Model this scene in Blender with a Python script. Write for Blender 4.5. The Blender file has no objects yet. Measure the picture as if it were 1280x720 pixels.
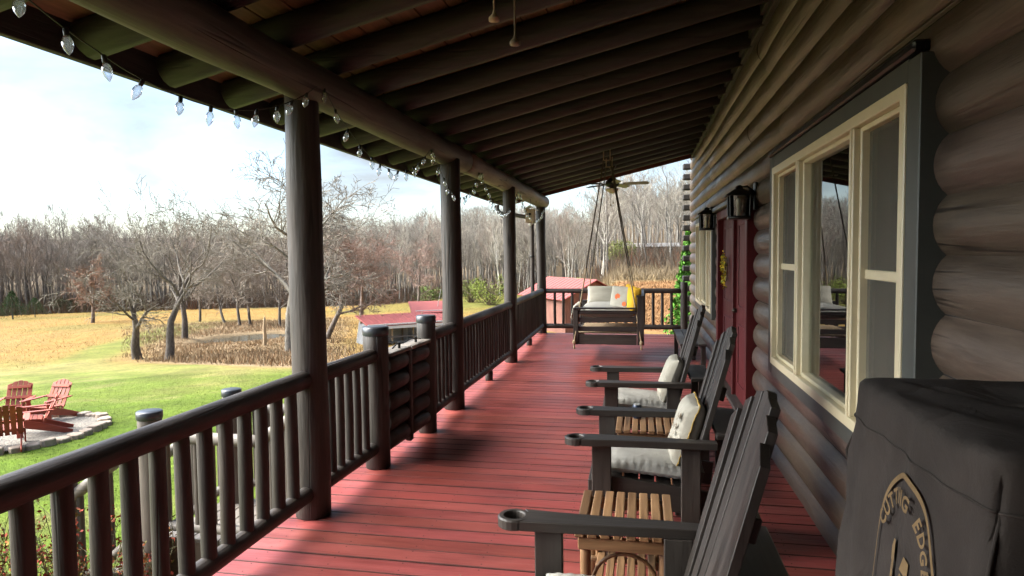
import bpy, bmesh, math, random
import numpy as np
from mathutils import Vector, Matrix
PI = math.pi
random.seed(7)
rng = np.random.default_rng(11)
scene = bpy.context.scene
COL = scene.collection

# ------------------------------------------------------------------ camera maths
F, EYE, ROLL = 820.0, 1.65, 0.0100
_dy = np.array([160.0, 44.0, -F]); _dy /= np.linalg.norm(_dy)
_up = np.cross(np.array([1, ROLL, 0.0]), _dy); _up /= np.linalg.norm(_up)
if _up[1] < 0: _up = -_up
_rx = np.cross(_dy, _up)
ROT = np.array([_rx, _dy, _up])

def ray(px, py):
    return ROT @ np.array([px - 640.0, 360.0 - py, -F])

def on_x(px, py, x):
    d = ray(px, py); t = x / d[0]; return np.array([0, 0, EYE]) + t * d

# ------------------------------------------------------------------ materials
def new_mat(name):
    m = bpy.data.materials.new(name); m.use_nodes = True
    nt = m.node_tree; b = nt.nodes['Principled BSDF']
    return m, nt, b

def N(nt, typ, **kw):
    n = nt.nodes.new(typ)
    for k, v in kw.items():
        if k in n.inputs.keys() if hasattr(n.inputs, 'keys') else False:
            n.inputs[k].default_value = v
        else:
            setattr(n, k, v)
    return n

def ramp(nt, stops):
    r = nt.nodes.new('ShaderNodeValToRGB')
    e = r.color_ramp.elements
    while len(e) < len(stops): e.new(0.5)
    for i, (p, c) in enumerate(stops):
        e[i].position = p; e[i].color = (c[0], c[1], c[2], 1) if hasattr(c, '__len__') else (c, c, c, 1)
    return r

def coords(nt, scale, shift=True):
    tc = nt.nodes.new('ShaderNodeTexCoord')
    mp = nt.nodes.new('ShaderNodeMapping'); mp.inputs['Scale'].default_value = scale
    if shift:
        oi = nt.nodes.new('ShaderNodeObjectInfo')
        ml = nt.nodes.new('ShaderNodeMath'); ml.operation = 'MULTIPLY'; ml.inputs[1].default_value = 37.0
        nt.links.new(oi.outputs['Random'], ml.inputs[0])
        ad = nt.nodes.new('ShaderNodeVectorMath'); ad.operation = 'ADD'
        nt.links.new(tc.outputs['Object'], ad.inputs[0]); nt.links.new(ml.outputs[0], ad.inputs[1])
        nt.links.new(ad.outputs[0], mp.inputs['Vector'])
    else:
        nt.links.new(tc.outputs['Object'], mp.inputs['Vector'])
    return mp

def wood(name, dark, light, axis='Z', rough=0.5, grain=28, bump=0.35, checks=0.0, spec=0.5, blot=1.0, vary=False):
    m, nt, b = new_mat(name); L = nt.links.new
    s = {'X': (.07, 1, 1), 'Y': (1, .07, 1), 'Z': (1, 1, .07)}[axis]
    mp = coords(nt, s)
    n1 = N(nt, 'ShaderNodeTexNoise', Scale=grain, Detail=7, Roughness=.62, Distortion=.4); L(mp.outputs[0], n1.inputs['Vector'])
    r1 = ramp(nt, [(.3, dark), (.7, light)]); L(n1.outputs['Fac'], r1.inputs[0])
    mp2 = coords(nt, tuple(.5 + .5 * q for q in s))
    n2 = N(nt, 'ShaderNodeTexNoise', Scale=2.6, Detail=4, Roughness=.6); L(mp2.outputs[0], n2.inputs['Vector'])
    r2 = ramp(nt, [(.3, 1 - .45 * blot), (.72, 1 + .0 * blot)]); L(n2.outputs['Fac'], r2.inputs[0])
    mx = N(nt, 'ShaderNodeMix', data_type='RGBA', blend_type='MULTIPLY'); mx.inputs[0].default_value = 1
    L(r1.outputs[0], mx.inputs[6]); L(r2.outputs[0], mx.inputs[7])
    out = mx.outputs[2]
    if vary:
        at = N(nt, 'ShaderNodeAttribute', attribute_name='tone')
        m3 = N(nt, 'ShaderNodeMix', data_type='RGBA', blend_type='MULTIPLY'); m3.inputs[0].default_value = 1
        L(out, m3.inputs[6]); L(at.outputs['Color'], m3.inputs[7]); out = m3.outputs[2]
    hgt = n1.outputs['Fac']
    if checks:
        s3 = {'X': (.03, 1, 1), 'Y': (1, .03, 1), 'Z': (1, 1, .03)}[axis]
        mp3 = coords(nt, s3)
        n3 = N(nt, 'ShaderNodeTexNoise', Scale=7, Detail=2, Roughness=.45, Distortion=.15); L(mp3.outputs[0], n3.inputs['Vector'])
        r3 = ramp(nt, [(.484, 1), (.498, .05), (.502, .05), (.516, 1)]); L(n3.outputs['Fac'], r3.inputs[0])
        n4 = N(nt, 'ShaderNodeTexNoise', Scale=1.7, Detail=2); L(mp2.outputs[0], n4.inputs['Vector'])
        r4 = ramp(nt, [(.47, 0), (.56, checks)]); L(n4.outputs['Fac'], r4.inputs[0])
        vk = N(nt, 'ShaderNodeTexVoronoi', Scale=2.1); mpk = coords(nt, tuple(.25 + .75 * q for q in s)); L(mpk.outputs[0], vk.inputs['Vector'])
        rk = ramp(nt, [(.035, .22), (.06, .75), (.075, .5), (.10, 1)]); L(vk.outputs['Distance'], rk.inputs[0])
        mk = N(nt, 'ShaderNodeMix', data_type='RGBA', blend_type='MULTIPLY'); mk.inputs[0].default_value = .8; L(out, mk.inputs[6]); L(rk.outputs[0], mk.inputs[7]); out = mk.outputs[2]
        hm = nt.nodes.new('ShaderNodeMath'); hm.operation = 'MULTIPLY'; L(n1.outputs['Fac'], hm.inputs[0]); L(r3.outputs[0], hm.inputs[1])
        hx_ = N(nt, 'ShaderNodeMix', data_type='FLOAT'); L(r4.outputs[0], hx_.inputs[0]); L(n1.outputs['Fac'], hx_.inputs[2]); L(hm.outputs[0], hx_.inputs[3]); hgt = hx_.outputs[0]
        m5 = N(nt, 'ShaderNodeMix', data_type='RGBA', blend_type='MULTIPLY'); L(r4.outputs[0], m5.inputs[0])
        L(out, m5.inputs[6]); L(r3.outputs[0], m5.inputs[7]); out = m5.outputs[2]
    oi = nt.nodes.new('ShaderNodeObjectInfo'); ov = nt.nodes.new('ShaderNodeMapRange'); ov.inputs[3].default_value = .80; ov.inputs[4].default_value = 1.22
    L(oi.outputs['Random'], ov.inputs[0]); sc0 = nt.nodes.new('ShaderNodeVectorMath'); sc0.operation = 'SCALE'; L(out, sc0.inputs[0]); L(ov.outputs[0], sc0.inputs['Scale']); out = sc0.outputs[0]
    L(out, b.inputs['Base Color'])
    rr = ramp(nt, [(.3, rough * .8), (.7, min(1, rough * 1.25))]); L(n2.outputs['Fac'], rr.inputs[0]); L(rr.outputs[0], b.inputs['Roughness'])
    bp = N(nt, 'ShaderNodeBump', Strength=min(1, bump * 1.5), Distance=.006); L(hgt, bp.inputs['Height'])
    if checks:
        bq = N(nt, 'ShaderNodeBump', Strength=.22, Distance=.05); mq = coords(nt, tuple(.2 + .8 * q for q in s)); nq = N(nt, 'ShaderNodeTexNoise', Scale=6, Detail=3, Roughness=.55); L(mq.outputs[0], nq.inputs['Vector'])
        L(nq.outputs['Fac'], bq.inputs['Height']); L(bp.outputs[0], bq.inputs['Normal']); bp = bq
    L(bp.outputs[0], b.inputs['Normal'])
    b.inputs['Specular IOR Level'].default_value = spec
    return m

def plain(name, col, rough=.6, metal=0.0, noise=.2, scale=12, bump=.0, spec=.5):
    m, nt, b = new_mat(name); L = nt.links.new
    mp = coords(nt, (1, 1, 1))
    n = N(nt, 'ShaderNodeTexNoise', Scale=scale, Detail=5, Roughness=.6); L(mp.outputs[0], n.inputs['Vector'])
    r = ramp(nt, [(.25, tuple(c * (1 - noise) for c in col)), (.75, tuple(min(1, c * (1 + noise)) for c in col))])
    L(n.outputs['Fac'], r.inputs[0]); L(r.outputs[0], b.inputs['Base Color'])
    b.inputs['Roughness'].default_value = rough; b.inputs['Metallic'].default_value = metal
    b.inputs['Specular IOR Level'].default_value = spec
    if bump:
        bp = N(nt, 'ShaderNodeBump', Strength=bump, Distance=.003); L(n.outputs['Fac'], bp.inputs['Height']); L(bp.outputs[0], b.inputs['Normal'])
    return m

def cloth(name, col, noise=.12, weave=420, bump=.25):
    m, nt, b = new_mat(name); L = nt.links.new
    mp = coords(nt, (1, 1, 1))
    n = N(nt, 'ShaderNodeTexNoise', Scale=9, Detail=5); L(mp.outputs[0], n.inputs['Vector'])
    r = ramp(nt, [(.25, tuple(c * (1 - noise) for c in col)), (.75, tuple(min(1, c * (1 + noise)) for c in col))])
    L(n.outputs['Fac'], r.inputs[0]); L(r.outputs[0], b.inputs['Base Color'])
    w = N(nt, 'ShaderNodeTexNoise', Scale=weave, Detail=2); L(mp.outputs[0], w.inputs['Vector'])
    bp = N(nt, 'ShaderNodeBump', Strength=bump, Distance=.002); L(w.outputs['Fac'], bp.inputs['Height'])
    wk = N(nt, 'ShaderNodeTexNoise', Scale=7, Detail=4, Distortion=1.2); L(mp.outputs[0], wk.inputs['Vector']); b2 = N(nt, 'ShaderNodeBump', Strength=.5, Distance=.02); L(wk.outputs['Fac'], b2.inputs['Height']); L(bp.outputs[0], b2.inputs['Normal']); L(b2.outputs[0], b.inputs['Normal'])
    b.inputs['Roughness'].default_value = .9; b.inputs['Specular IOR Level'].default_value = .2
    return m

def attr_mat(name, rough=.85, gain=1.0, noise_scale=0, spec=.25, transl=0.0):
    m, nt, b = new_mat(name); L = nt.links.new
    at = N(nt, 'ShaderNodeAttribute', attribute_name='tone')
    gm = nt.nodes.new('ShaderNodeVectorMath'); gm.operation = 'SCALE'; gm.inputs['Scale'].default_value = gain; L(at.outputs['Color'], gm.inputs[0]); L(gm.outputs[0], b.inputs['Base Color'])
    b.inputs['Roughness'].default_value = rough; b.inputs['Specular IOR Level'].default_value = spec
    return m

M = {}
for ax in 'XYZ':
    M['log' + ax] = wood('dark_stained_log_' + ax.lower(), (.018, .013, .0105), (.055, .041, .033), ax, .58, 30, .6, .9)
    M['rafter' + ax] = wood('rafter_log_' + ax.lower(), (.018, .0145, .0125), (.042, .035, .030), ax, .6, 26, .5, .6)
    M['grey' + ax] = wood('charcoal_paint_' + ax.lower(), (.030, .0245, .021), (.052, .043, .037), ax, .45, 40, .25)
    M['teak' + ax] = wood('weathered_oiled_wood_' + ax.lower(), (.16, .08, .035), (.36, .21, .10), ax, .5, 26, .4, .5)
    M['redwood' + ax] = wood('red_painted_wood_' + ax.lower(), (.30, .048, .023), (.39, .076, .036), ax, .6, 20, .2)
M['beam'] = wood('peeled_beam_log', (.05, .041, .033), (.15, .125, .098), 'Y', .6, 14, .6, .9)
M['birch'] = wood('pale_beam_log', (.09, .076, .058), (.33, .29, .23), 'Y', .6, 9, .6, .9)
M['wall'] = wood('wall_log_stain', (.066, .047, .034), (.130, .097, .073), 'Y', .42, 44, .45, .85, vary=True)
M['wallx'] = wood('shade_wall_stain', (.066, .047, .034), (.130, .097, .073), 'X', .42, 40, .5, 1.0, vary=True)
M['ceil'] = wood('ceiling_plank', (.12, .054, .034), (.25, .118, .072), 'Y', .6, 20, .3, vary=True)
M['deck'] = wood('red_deck_stain', (.31, .057, .047), (.44, .102, .086), 'X', .40, 22, .45, .45, vary=True, blot=1.0)
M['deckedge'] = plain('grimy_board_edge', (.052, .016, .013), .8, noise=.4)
M['greydeck'] = wood('grey_step_board', (.15, .13, .11), (.26, .23, .20), 'Y', .6, 24, .4, .5)
M['stepside'] = wood('brown_step_riser', (.10, .072, .05), (.16, .115, .08), 'X', .6, 24, .3)
M['outlog'] = wood('faded_stair_log', (.075, .058, .045), (.14, .11, .085), 'Z', .6, 24, .4, .6)
M['outlogX'] = wood('faded_rail_log', (.13, .11, .09), (.22, .19, .16), 'X', .55, 24, .4, .6)
M['redfascia'] = wood('red_fascia_board', (.12, .028, .022), (.17, .042, .032), 'X', .6, 20, .2)
M['cream'] = plain('cream_vinyl', (.56, .49, .33), .35, noise=.05)
M['trim'] = plain('grey_green_trim_paint', (.050, .053, .047), .5, noise=.12)
M['door'] = wood('dark_red_door_paint', (.062, .005, .006), (.095, .008, .009), 'Z', .5, 30, .15, spec=.3)
M['blackmetal'] = plain('black_metal', (.012, .012, .012), .4, .3, noise=.2)
M['bronze'] = plain('dark_bronze', (.035, .026, .02), .4, .7, noise=.2)
M['endgrain'] = plain('dark_end_grain', (.016, .013, .011), .7, noise=.3)
M['cap'] = plain('black_post_cap', (.03, .033, .038), .3, 0, noise=.15)
M['cushion'] = cloth('grey_cushion_fabric', (.37, .36, .33))
M['beige'] = cloth('beige_pillow_fabric', (.36, .34, .285))
M['yellow'] = cloth('mustard_fabric', (.62, .36, .03))
M['piping'] = cloth('mustard_piping', (.34, .22, .06))
M['orange'] = cloth('orange_print', (.62, .14, .05))
M['sprig'] = cloth('brown_print', (.14, .10, .06))
M['cover'] = cloth('black_cover_fabric', (.036, .030, .0265), .25, 300, .35)
M['logo'] = cloth('tan_print', (.165, .112, .056), .35)
M['rope'] = plain('tan_rope', (.30, .23, .14), .9, noise=.35, scale=90, bump=.5)
M['darkrope'] = plain('dark_rope', (.07, .055, .04), .9, noise=.3, scale=90)
M['wire'] = plain('dark_green_wire', (.015, .02, .016), .5)
M['stone'] = plain('tan_border_stone', (.25, .20, .155), .85, noise=.4, scale=7, bump=.6)
M['rock'] = plain('pale_rock', (.38, .35, .31), .85, noise=.35, scale=6, bump=.6)
M['white'] = plain('white_paint', (.72, .72, .70), .5, noise=.08)
M['metalroof'] = plain('red_metal_roof', (.24, .052, .046), .7, noise=.14, scale=2)
M['barnred'] = wood('barn_board', (.19, .075, .052), (.27, .115, .082), 'Z', .7, 20, .3)
M['tarp'] = plain('grey_white_tarp', (.10, .103, .108), .6, noise=.12)
M['galv'] = plain('galvanized_grey', (.40, .41, .40), .4, .4, noise=.15)
M['tanwood'] = wood('pale_wood', (.30, .22, .13), (.45, .33, .2), 'Z', .7, 22, .3)
M['can'] = plain('navy_can', (.02, .032, .06), .3, .3)
M['fanblade'] = wood('fan_blade', (.20, .16, .11), (.30, .25, .18), 'X', .4, 20, .1)
M['frost'] = plain('amber_frosted_glass', (.62, .55, .40), .3)
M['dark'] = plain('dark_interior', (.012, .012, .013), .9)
M['curtain'] = plain('curtain', (.34, .315, .27), .9, noise=.3, scale=4)
M['leaf'] = attr_mat('leaf', .85, .7)
M['bark'] = attr_mat('bark', .9, .86)
def _bark():
    nt = M['bark'].node_tree; L = nt.links.new; b = nt.nodes['Principled BSDF']
    src = b.inputs['Base Color'].links[0].from_socket
    mp = coords(nt, (1, 1, .35), False); n = N(nt, 'ShaderNodeTexNoise', Scale=13, Detail=5, Roughness=.7); L(mp.outputs[0], n.inputs['Vector'])
    r = ramp(nt, [(.32, .45), (.68, 1.4)]); L(n.outputs['Fac'], r.inputs[0])
    mx = N(nt, 'ShaderNodeMix', data_type='RGBA', blend_type='MULTIPLY'); mx.inputs[0].default_value = 1; L(src, mx.inputs[6]); L(r.outputs[0], mx.inputs[7]); L(mx.outputs[2], b.inputs['Base Color'])
    bp = N(nt, 'ShaderNodeBump', Strength=.9, Distance=.04); L(n.outputs['Fac'], bp.inputs['Height']); L(bp.outputs[0], b.inputs['Normal'])
_bark()
M['blade'] = attr_mat('grass_blade', .8)

def glass_pane(name, tint, through):
    """reflective window glass: fresnel reflection over what is behind it"""
    m, nt, b = new_mat(name); L = nt.links.new
    nt.nodes.remove(b)
    out = nt.nodes['Material Output']
    fr = N(nt, 'ShaderNodeFresnel', IOR=2.3)
    gl = N(nt, 'ShaderNodeBsdfGlossy', Roughness=.004)
    tr = N(nt, 'ShaderNodeBsdfTransparent'); tr.inputs[0].default_value = (*tint, 1)
    df = N(nt, 'ShaderNodeBsdfDiffuse'); df.inputs[0].default_value = (.05, .05, .05, 1)
    m1 = N(nt, 'ShaderNodeMixShader'); m1.inputs[0].default_value = through
    L(df.outputs[0], m1.inputs[1]); L(tr.outputs[0], m1.inputs[2])
    m2 = N(nt, 'ShaderNodeMixShader'); L(fr.outputs[0], m2.inputs[0]); L(m1.outputs[0], m2.inputs[1]); L(gl.outputs[0], m2.inputs[2])
    L(m2.outputs[0], out.inputs[0])
    return m
M['glass'] = glass_pane('window_glass', (.85, .9, .88), .97)

def screen_mat():
    m, nt, b = new_mat('insect_screen'); L = nt.links.new
    nt.nodes.remove(b); out = nt.nodes['Material Output']
    tr = N(nt, 'ShaderNodeBsdfTransparent'); df = N(nt, 'ShaderNodeBsdfDiffuse'); df.inputs[0].default_value = (.13, .12, .10, 1)
    mx = N(nt, 'ShaderNodeMixShader'); mx.inputs[0].default_value = .42
    L(tr.outputs[0], mx.inputs[1]); L(df.outputs[0], mx.inputs[2]); L(mx.outputs[0], out.inputs[0])
    return m
M['screen'] = screen_mat()

def bulb_mat():
    m, nt, b = new_mat('clear_bulb_glass'); L = nt.links.new
    nt.nodes.remove(b); out = nt.nodes['Material Output']
    lw = N(nt, 'ShaderNodeLayerWeight', Blend=.45)
    gl = N(nt, 'ShaderNodeBsdfGlossy', Roughness=.05)
    tr = N(nt, 'ShaderNodeBsdfTransparent'); tr.inputs[0].default_value = (.86, .9, .93, 1)
    df = N(nt, 'ShaderNodeBsdfTranslucent'); df.inputs[0].default_value = (.9, .92, .95, 1)
    m0 = N(nt, 'ShaderNodeMixShader'); m0.inputs[0].default_value = .16; L(tr.outputs[0], m0.inputs[1]); L(df.outputs[0], m0.inputs[2])
    mx = N(nt, 'ShaderNodeMixShader'); L(lw.outputs['Facing'], mx.inputs[0]); L(m0.outputs[0], mx.inputs[1]); L(gl.outputs[0], mx.inputs[2])
    L(mx.outputs[0], out.inputs[0])
    return m
M['bulb'] = bulb_mat()
M['lampglass'] = glass_pane('lantern_glass', (.8, .76, .66), .75)

# ------------------------------------------------------------------ mesh builder
def ident(): return np.eye(3)
def rotm(ax, ang):
    return np.array(Matrix.Rotation(ang, 3, ax))

class MB:
    def __init__(s): s.v = []; s.f = []; s.sm = []; s.mi = []; s.tone = []; s.t = 1.0; s.m = 0
    def add(s, verts, faces, smooth=False, xf=None):
        o = len(s.v)
        if xf is not None:
            R, t = xf
            verts = [tuple(R @ np.asarray(p, float) + t) for p in verts]
        s.v += [tuple(map(float, p)) for p in verts]
        for f in faces: s.f.append(tuple(i + o for i in f))
        s.sm += [smooth] * len(faces); s.mi += [s.m] * len(faces)
        s.tone += [s.t] * len(verts)
    def box(s, c, size, R=None, ch=.004):
        hx, hy, hz = (q / 2 for q in size)
        ch = min(ch, hx * .45, hy * .45, hz * .45)
        V = []; idx = {}
        for sx in (-1, 1):
            for sy in (-1, 1):
                for sz in (-1, 1):
                    for k in range(3):
                        p = [sx * (hx - ch), sy * (hy - ch), sz * (hz - ch)]
                        p[k] = (sx * hx, sy * hy, sz * hz)[k]
                        idx[(sx, sy, sz, k)] = len(V); V.append(p)
        Fc = []
        I = lambda a, b, c, k: idx[(a, b, c, k)]
        for q in (-1, 1):
            Fc.append([I(q, -1, -1, 0), I(q, 1, -1, 0), I(q, 1, 1, 0), I(q, -1, 1, 0)][::q])
            Fc.append([I(-1, q, -1, 1), I(-1, q, 1, 1), I(1, q, 1, 1), I(1, q, -1, 1)][::q])
            Fc.append([I(-1, -1, q, 2), I(1, -1, q, 2), I(1, 1, q, 2), I(-1, 1, q, 2)][::q])
        for a in (-1, 1):
            for b in (-1, 1):
                Fc.append([I(a, b, -1, 0), I(a, b, 1, 0), I(a, b, 1, 1), I(a, b, -1, 1)][::-a * b])
                Fc.append([I(a, -1, b, 0), I(a, -1, b, 2), I(a, 1, b, 2), I(a, 1, b, 0)][::a * b])
                Fc.append([I(-1, a, b, 1), I(1, a, b, 1), I(1, a, b, 2), I(-1, a, b, 2)][::-a * b])
                for e in (-1, 1):
                    Fc.append([I(a, b, e, 0), I(a, b, e, 1), I(a, b, e, 2)][::a * b * e])
        s.add(V, Fc, False, (R if R is not None else ident(), np.asarray(c, float)))
    def beam(s, a, b, w, h, up=(0, 0, 1), ch=.004):
        a = np.asarray(a, float); b = np.asarray(b, float); d = b - a; l = np.linalg.norm(d); d /= l
        u = np.asarray(up, float); sd = np.cross(u, d); sd /= np.linalg.norm(sd); u = np.cross(d, sd)
        s.box((a + b) / 2, (l, w, h), np.array([d, sd, u]).T, ch)
    def tube(s, pts, rad, n=12, caps=True, wob=0.0, seed=0, round_end=0.0):
        pts = [np.asarray(p, float) for p in pts]
        if not hasattr(rad, '__len__'): rad = [rad] * len(pts)
        rg = random.Random(seed)
        V = []; Fc = []; ref = None
        ph = [rg.uniform(0, 6.28) for _ in range(4)]
        for i, p in enumerate(pts):
            d = pts[min(i + 1, len(pts) - 1)] - pts[max(i - 1, 0)]; d = d / (np.linalg.norm(d) + 1e-12)
            if ref is None:
                ref = np.array([0, 0, 1.0]) if abs(d[2]) < .9 else np.array([1.0, 0, 0])
            if abs(ref @ d) > .97: ref = np.array([1.0, 0, 0]) if abs(d[0]) < .9 else np.array([0, 1.0, 0])
            u = np.cross(ref, d); u /= np.linalg.norm(u); w = np.cross(d, u)
            for k in range(n):
                a = 2 * PI * k / n
                r = rad[i] * (1 + wob * (.6 * math.sin(2 * a + ph[0] + i * .55) + .5 * math.sin(3 * a + ph[1] - i * .4) + .6 * math.sin(i * .9 + ph[2])))
                V.append(p + r * (math.cos(a) * u + math.sin(a) * w))
        for i in range(len(pts) - 1):
            for k in range(n):
                k2 = (k + 1) % n
                Fc.append((i * n + k, i * n + k2, (i + 1) * n + k2, (i + 1) * n + k))
        s.add(V, Fc, True)
        if caps:
            m = (len(pts) - 1) * n
            s.add(V[:n], [tuple(range(n))[::-1]]); s.add(V[m:], [tuple(range(n))])
    def log(s, a, b, r0, r1=None, n=18, seed=0, wob=.03, step=.25, bev=.012):
        """a log with slightly uneven girth and eased ends"""
        a = np.asarray(a, float); b = np.asarray(b, float); r1 = r0 if r1 is None else r1
        l = np.linalg.norm(b - a); k = max(2, int(l / step))
        ts = [0, bev / l] + [bev / l + (1 - 2 * bev / l) * i / k for i in range(1, k)] + [1 - bev / l, 1]
        rs = [r0 + (r1 - r0) * t for t in ts]; rs[0] -= bev; rs[-1] -= bev
        s.tube([a + (b - a) * t for t in ts], rs, n, True, wob, seed)
    def lathe(s, prof, n=16, c=(0, 0, 0), R=None):
        V = []; Fc = []
        for r, z in prof:
            for k in range(n):
                a = 2 * PI * k / n; V.append((r * math.cos(a), r * math.sin(a), z))
        for i in range(len(prof) - 1):
            for k in range(n):
                k2 = (k + 1) % n; Fc.append((i * n + k, i * n + k2, (i + 1) * n + k2, (i + 1) * n + k))
        s.add(V, Fc, True, (R if R is not None else ident(), np.asarray(c, float)))
        for i, fl in ((0, True), (len(prof) - 1, False)):
            if prof[i][0] > 1e-5:
                t = tuple(range(n)); s.add(V[i * n:(i + 1) * n], [t[::-1] if fl else t], False, (R if R is not None else ident(), np.asarray(c, float)))
    def prism(s, poly, th, R, t, ch=.004):
        """polygon (counter-clockwise, 2D) extruded by th along local z, edges eased"""
        P = np.asarray(poly, float); n = len(P)
        ins = []
        for i in range(n):
            a = P[i] - P[i - 1]; b = P[(i + 1) % n] - P[i]
            a /= np.linalg.norm(a) + 1e-9; b /= np.linalg.norm(b) + 1e-9
            na = np.array([-a[1], a[0]]); nb = np.array([-b[1], b[0]])
            m = na + nb; d = max(.35, (1 + na @ nb)); ins.append(P[i] + ch * m / d)
        V = [(*q, 0) for q in ins] + [(*q, ch) for q in P] + [(*q, th - ch) for q in P] + [(*q, th) for q in ins]
        Fc = [tuple(range(n))[::-1], tuple(range(3 * n, 4 * n))]
        for l in range(3):
            for i in range(n):
                j = (i + 1) % n; Fc.append((l * n + i, l * n + j, (l + 1) * n + j, (l + 1) * n + i))
        s.add(V, Fc, False, (R, np.asarray(t, float)))
    def grid(s, fn, nu, nv, smooth=True, wrap=False, flip=False):
        V = [fn(i / nu, j / nv) for i in range(nu + (0 if wrap else 1)) for j in range(nv + 1)]
        Fc = []; w = nv + 1; m = nu if wrap else nu + 1
        for i in range(nu):
            for j in range(nv):
                q = (i * w + j, ((i + 1) % m) * w + j, ((i + 1) % m) * w + j + 1, i * w + j + 1)
                Fc.append(q[::-1] if flip else q)
        s.add(V, Fc, smooth)
    def build(s, name, mats, parent=None, world=False):
        me = bpy.data.meshes.new(name)
        v = s.v
        if world and parent is not None:
            o = np.array(parent.location); v = [tuple(np.array(p) - o) for p in v]
        me.from_pydata(v, [], s.f)
        bm = bmesh.new(); bm.from_mesh(me); bmesh.ops.recalc_face_normals(bm, faces=bm.faces); bm.to_mesh(me); bm.free()
        mats = mats if isinstance(mats, (list, tuple)) else [mats]
        for m in mats: me.materials.append(m)
        if len(me.polygons) == len(s.f):
            me.polygons.foreach_set('use_smooth', s.sm)
            me.polygons.foreach_set('material_index', s.mi)
        if any(isinstance(t, tuple) or t != 1.0 for t in s.tone) and len(me.vertices) == len(s.tone):
            at = me.color_attributes.new('tone', 'FLOAT_COLOR', 'POINT')
            arr = np.ones((len(s.tone), 4), np.float32)
            for i, t in enumerate(s.tone): arr[i, :3] = t
            at.data.foreach_set('color', arr.ravel())
        ob = bpy.data.objects.new(name, me); COL.objects.link(ob)
        if parent is not None: ob.parent = parent
        return ob

def np_mesh(name, v, f, mat, tone=None, parent=None, smooth=False):
    """fast mesh from arrays: v (n,3), f (m,k)"""
    me = bpy.data.meshes.new(name); k = f.shape[1]
    me.vertices.add(len(v)); me.vertices.foreach_set('co', np.ascontiguousarray(v, np.float32).ravel())
    me.loops.add(len(f) * k); me.loops.foreach_set('vertex_index', np.ascontiguousarray(f, np.int32).ravel())
    me.polygons.add(len(f)); me.polygons.foreach_set('loop_start', np.arange(0, len(f) * k, k, dtype=np.int32))
    me.polygons.foreach_set('loop_total', np.full(len(f), k, np.int32))
    me.polygons.foreach_set('use_smooth', np.full(len(f), smooth))
    if tone is not None:
        at = me.color_attributes.new('tone', 'FLOAT_COLOR', 'POINT')
        arr = np.ones((len(v), 4), np.float32); arr[:, :3] = tone
        at.data.foreach_set('color', arr.ravel())
    me.update(calc_edges=True); me.materials.append(mat)
    ob = bpy.data.objects.new(name, me); COL.objects.link(ob)
    if parent is not None: ob.parent = parent
    return ob

def tag(o, label=None, cat=None, group=None, kind=None):
    if label: o['label'] = label
    if cat: o['category'] = cat
    if group: o['group'] = group
    if kind: o['kind'] = kind
    return o

def thing(name, label, cat, loc=(0, 0, 0), rz=0.0, group=None):
    o = bpy.data.objects.new(name, None); COL.objects.link(o)
    o.empty_display_size = .1; o.location = loc; o.rotation_euler = (0, 0, rz)
    return tag(o, label, cat, group)

def dup(root, loc, rz=0.0, label=None):
    r = root.copy(); COL.objects.link(r); r.location = loc; r.rotation_euler = (0, 0, rz)
    if label: r['label'] = label
    for ch in list(root.children):
        c = ch.copy(); COL.objects.link(c); c.parent = r
        for g in list(ch.children):
            d = g.copy(); COL.objects.link(d); d.parent = c
    return r

def struct(o): o['kind'] = 'structure'; return o

# ------------------------------------------------------------------ terrain
def sstep(a, b, x):
    t = np.clip((np.asarray(x, float) - a) / (b - a), 0, 1); return t * t * (3 - 2 * t)

def vnoise(x, y, seed=0):
    """smooth value noise"""
    x = np.asarray(x, float); y = np.asarray(y, float)
    xi = np.floor(x).astype(np.int64); yi = np.floor(y).astype(np.int64); fx = x - xi; fy = y - yi
    fx = fx * fx * (3 - 2 * fx); fy = fy * fy * (3 - 2 * fy)
    def h(a, b):
        n = (a * 374761393 + b * 668265263 + seed * 1442695041) & 0x7fffffff
        n = ((n ^ (n >> 13)) * 1274126177) & 0x7fffffff
        return ((n ^ (n >> 16)) & 0xffff) / 65535.0
    return (h(xi, yi) * (1 - fx) + h(xi + 1, yi) * fx) * (1 - fy) + (h(xi, yi + 1) * (1 - fx) + h(xi + 1, yi + 1) * fx) * fy

def fbm(x, y, oct=4, seed=0):
    s = 0; a = .5
    for o in range(oct):
        s = s + a * vnoise(x * 2 ** o, y * 2 ** o, seed + o); a *= .5
    return s / (1 - .5 ** oct)

POND = (-27.9, 42.4, 2.7, 3.7)      # centre x, y, half sizes
def terrain(x, y):
    x = np.asarray(x, float); y = np.asarray(y, float)
    r = np.hypot(x, y); az = np.degrees(np.arctan2(x, y))
    left = np.interp(r, [0, 6, 15.8, 37.6, 60, 130, 165, 260, 420, 900], [-1.35, -1.38, -1.65, -3.46, -4.5, -6.9, -5.5, 3, 12, 14])
    right = np.interp(r, [0, 14, 36, 46, 62, 90, 150, 260, 420, 900], [-1.35, -1.5, -3.1, -2.9, -1.5, .4, 3, 12, 22, 22])
    mid = np.interp(r, [0, 6, 15.8, 37.6, 60, 130, 165, 260, 420, 900], [-1.35, -1.38, -1.7, -3.6, -4.6, -5.2, -3, 9, 20, 22])
    wm = sstep(-24, -12, az); wr = sstep(-5.5, -1.5, az)
    z = left * (1 - wm) + mid * wm
    z = z * (1 - wr) + right * wr
    z = z + (fbm(x / 14, y / 14, 3, 5) - .5) * .35 * sstep(18, 40, r) + (fbm(x / 60, y / 60, 2, 9) - .5) * 5 * sstep(130, 200, r)
    d = np.hypot((x - POND[0]) / POND[2], (y - POND[1]) / POND[3])
    w = 1 - sstep(.8, 1.7, d)
    return z * (1 - w) + (-4.70 + .38 * sstep(.7, 1.25, d)) * w

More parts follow.
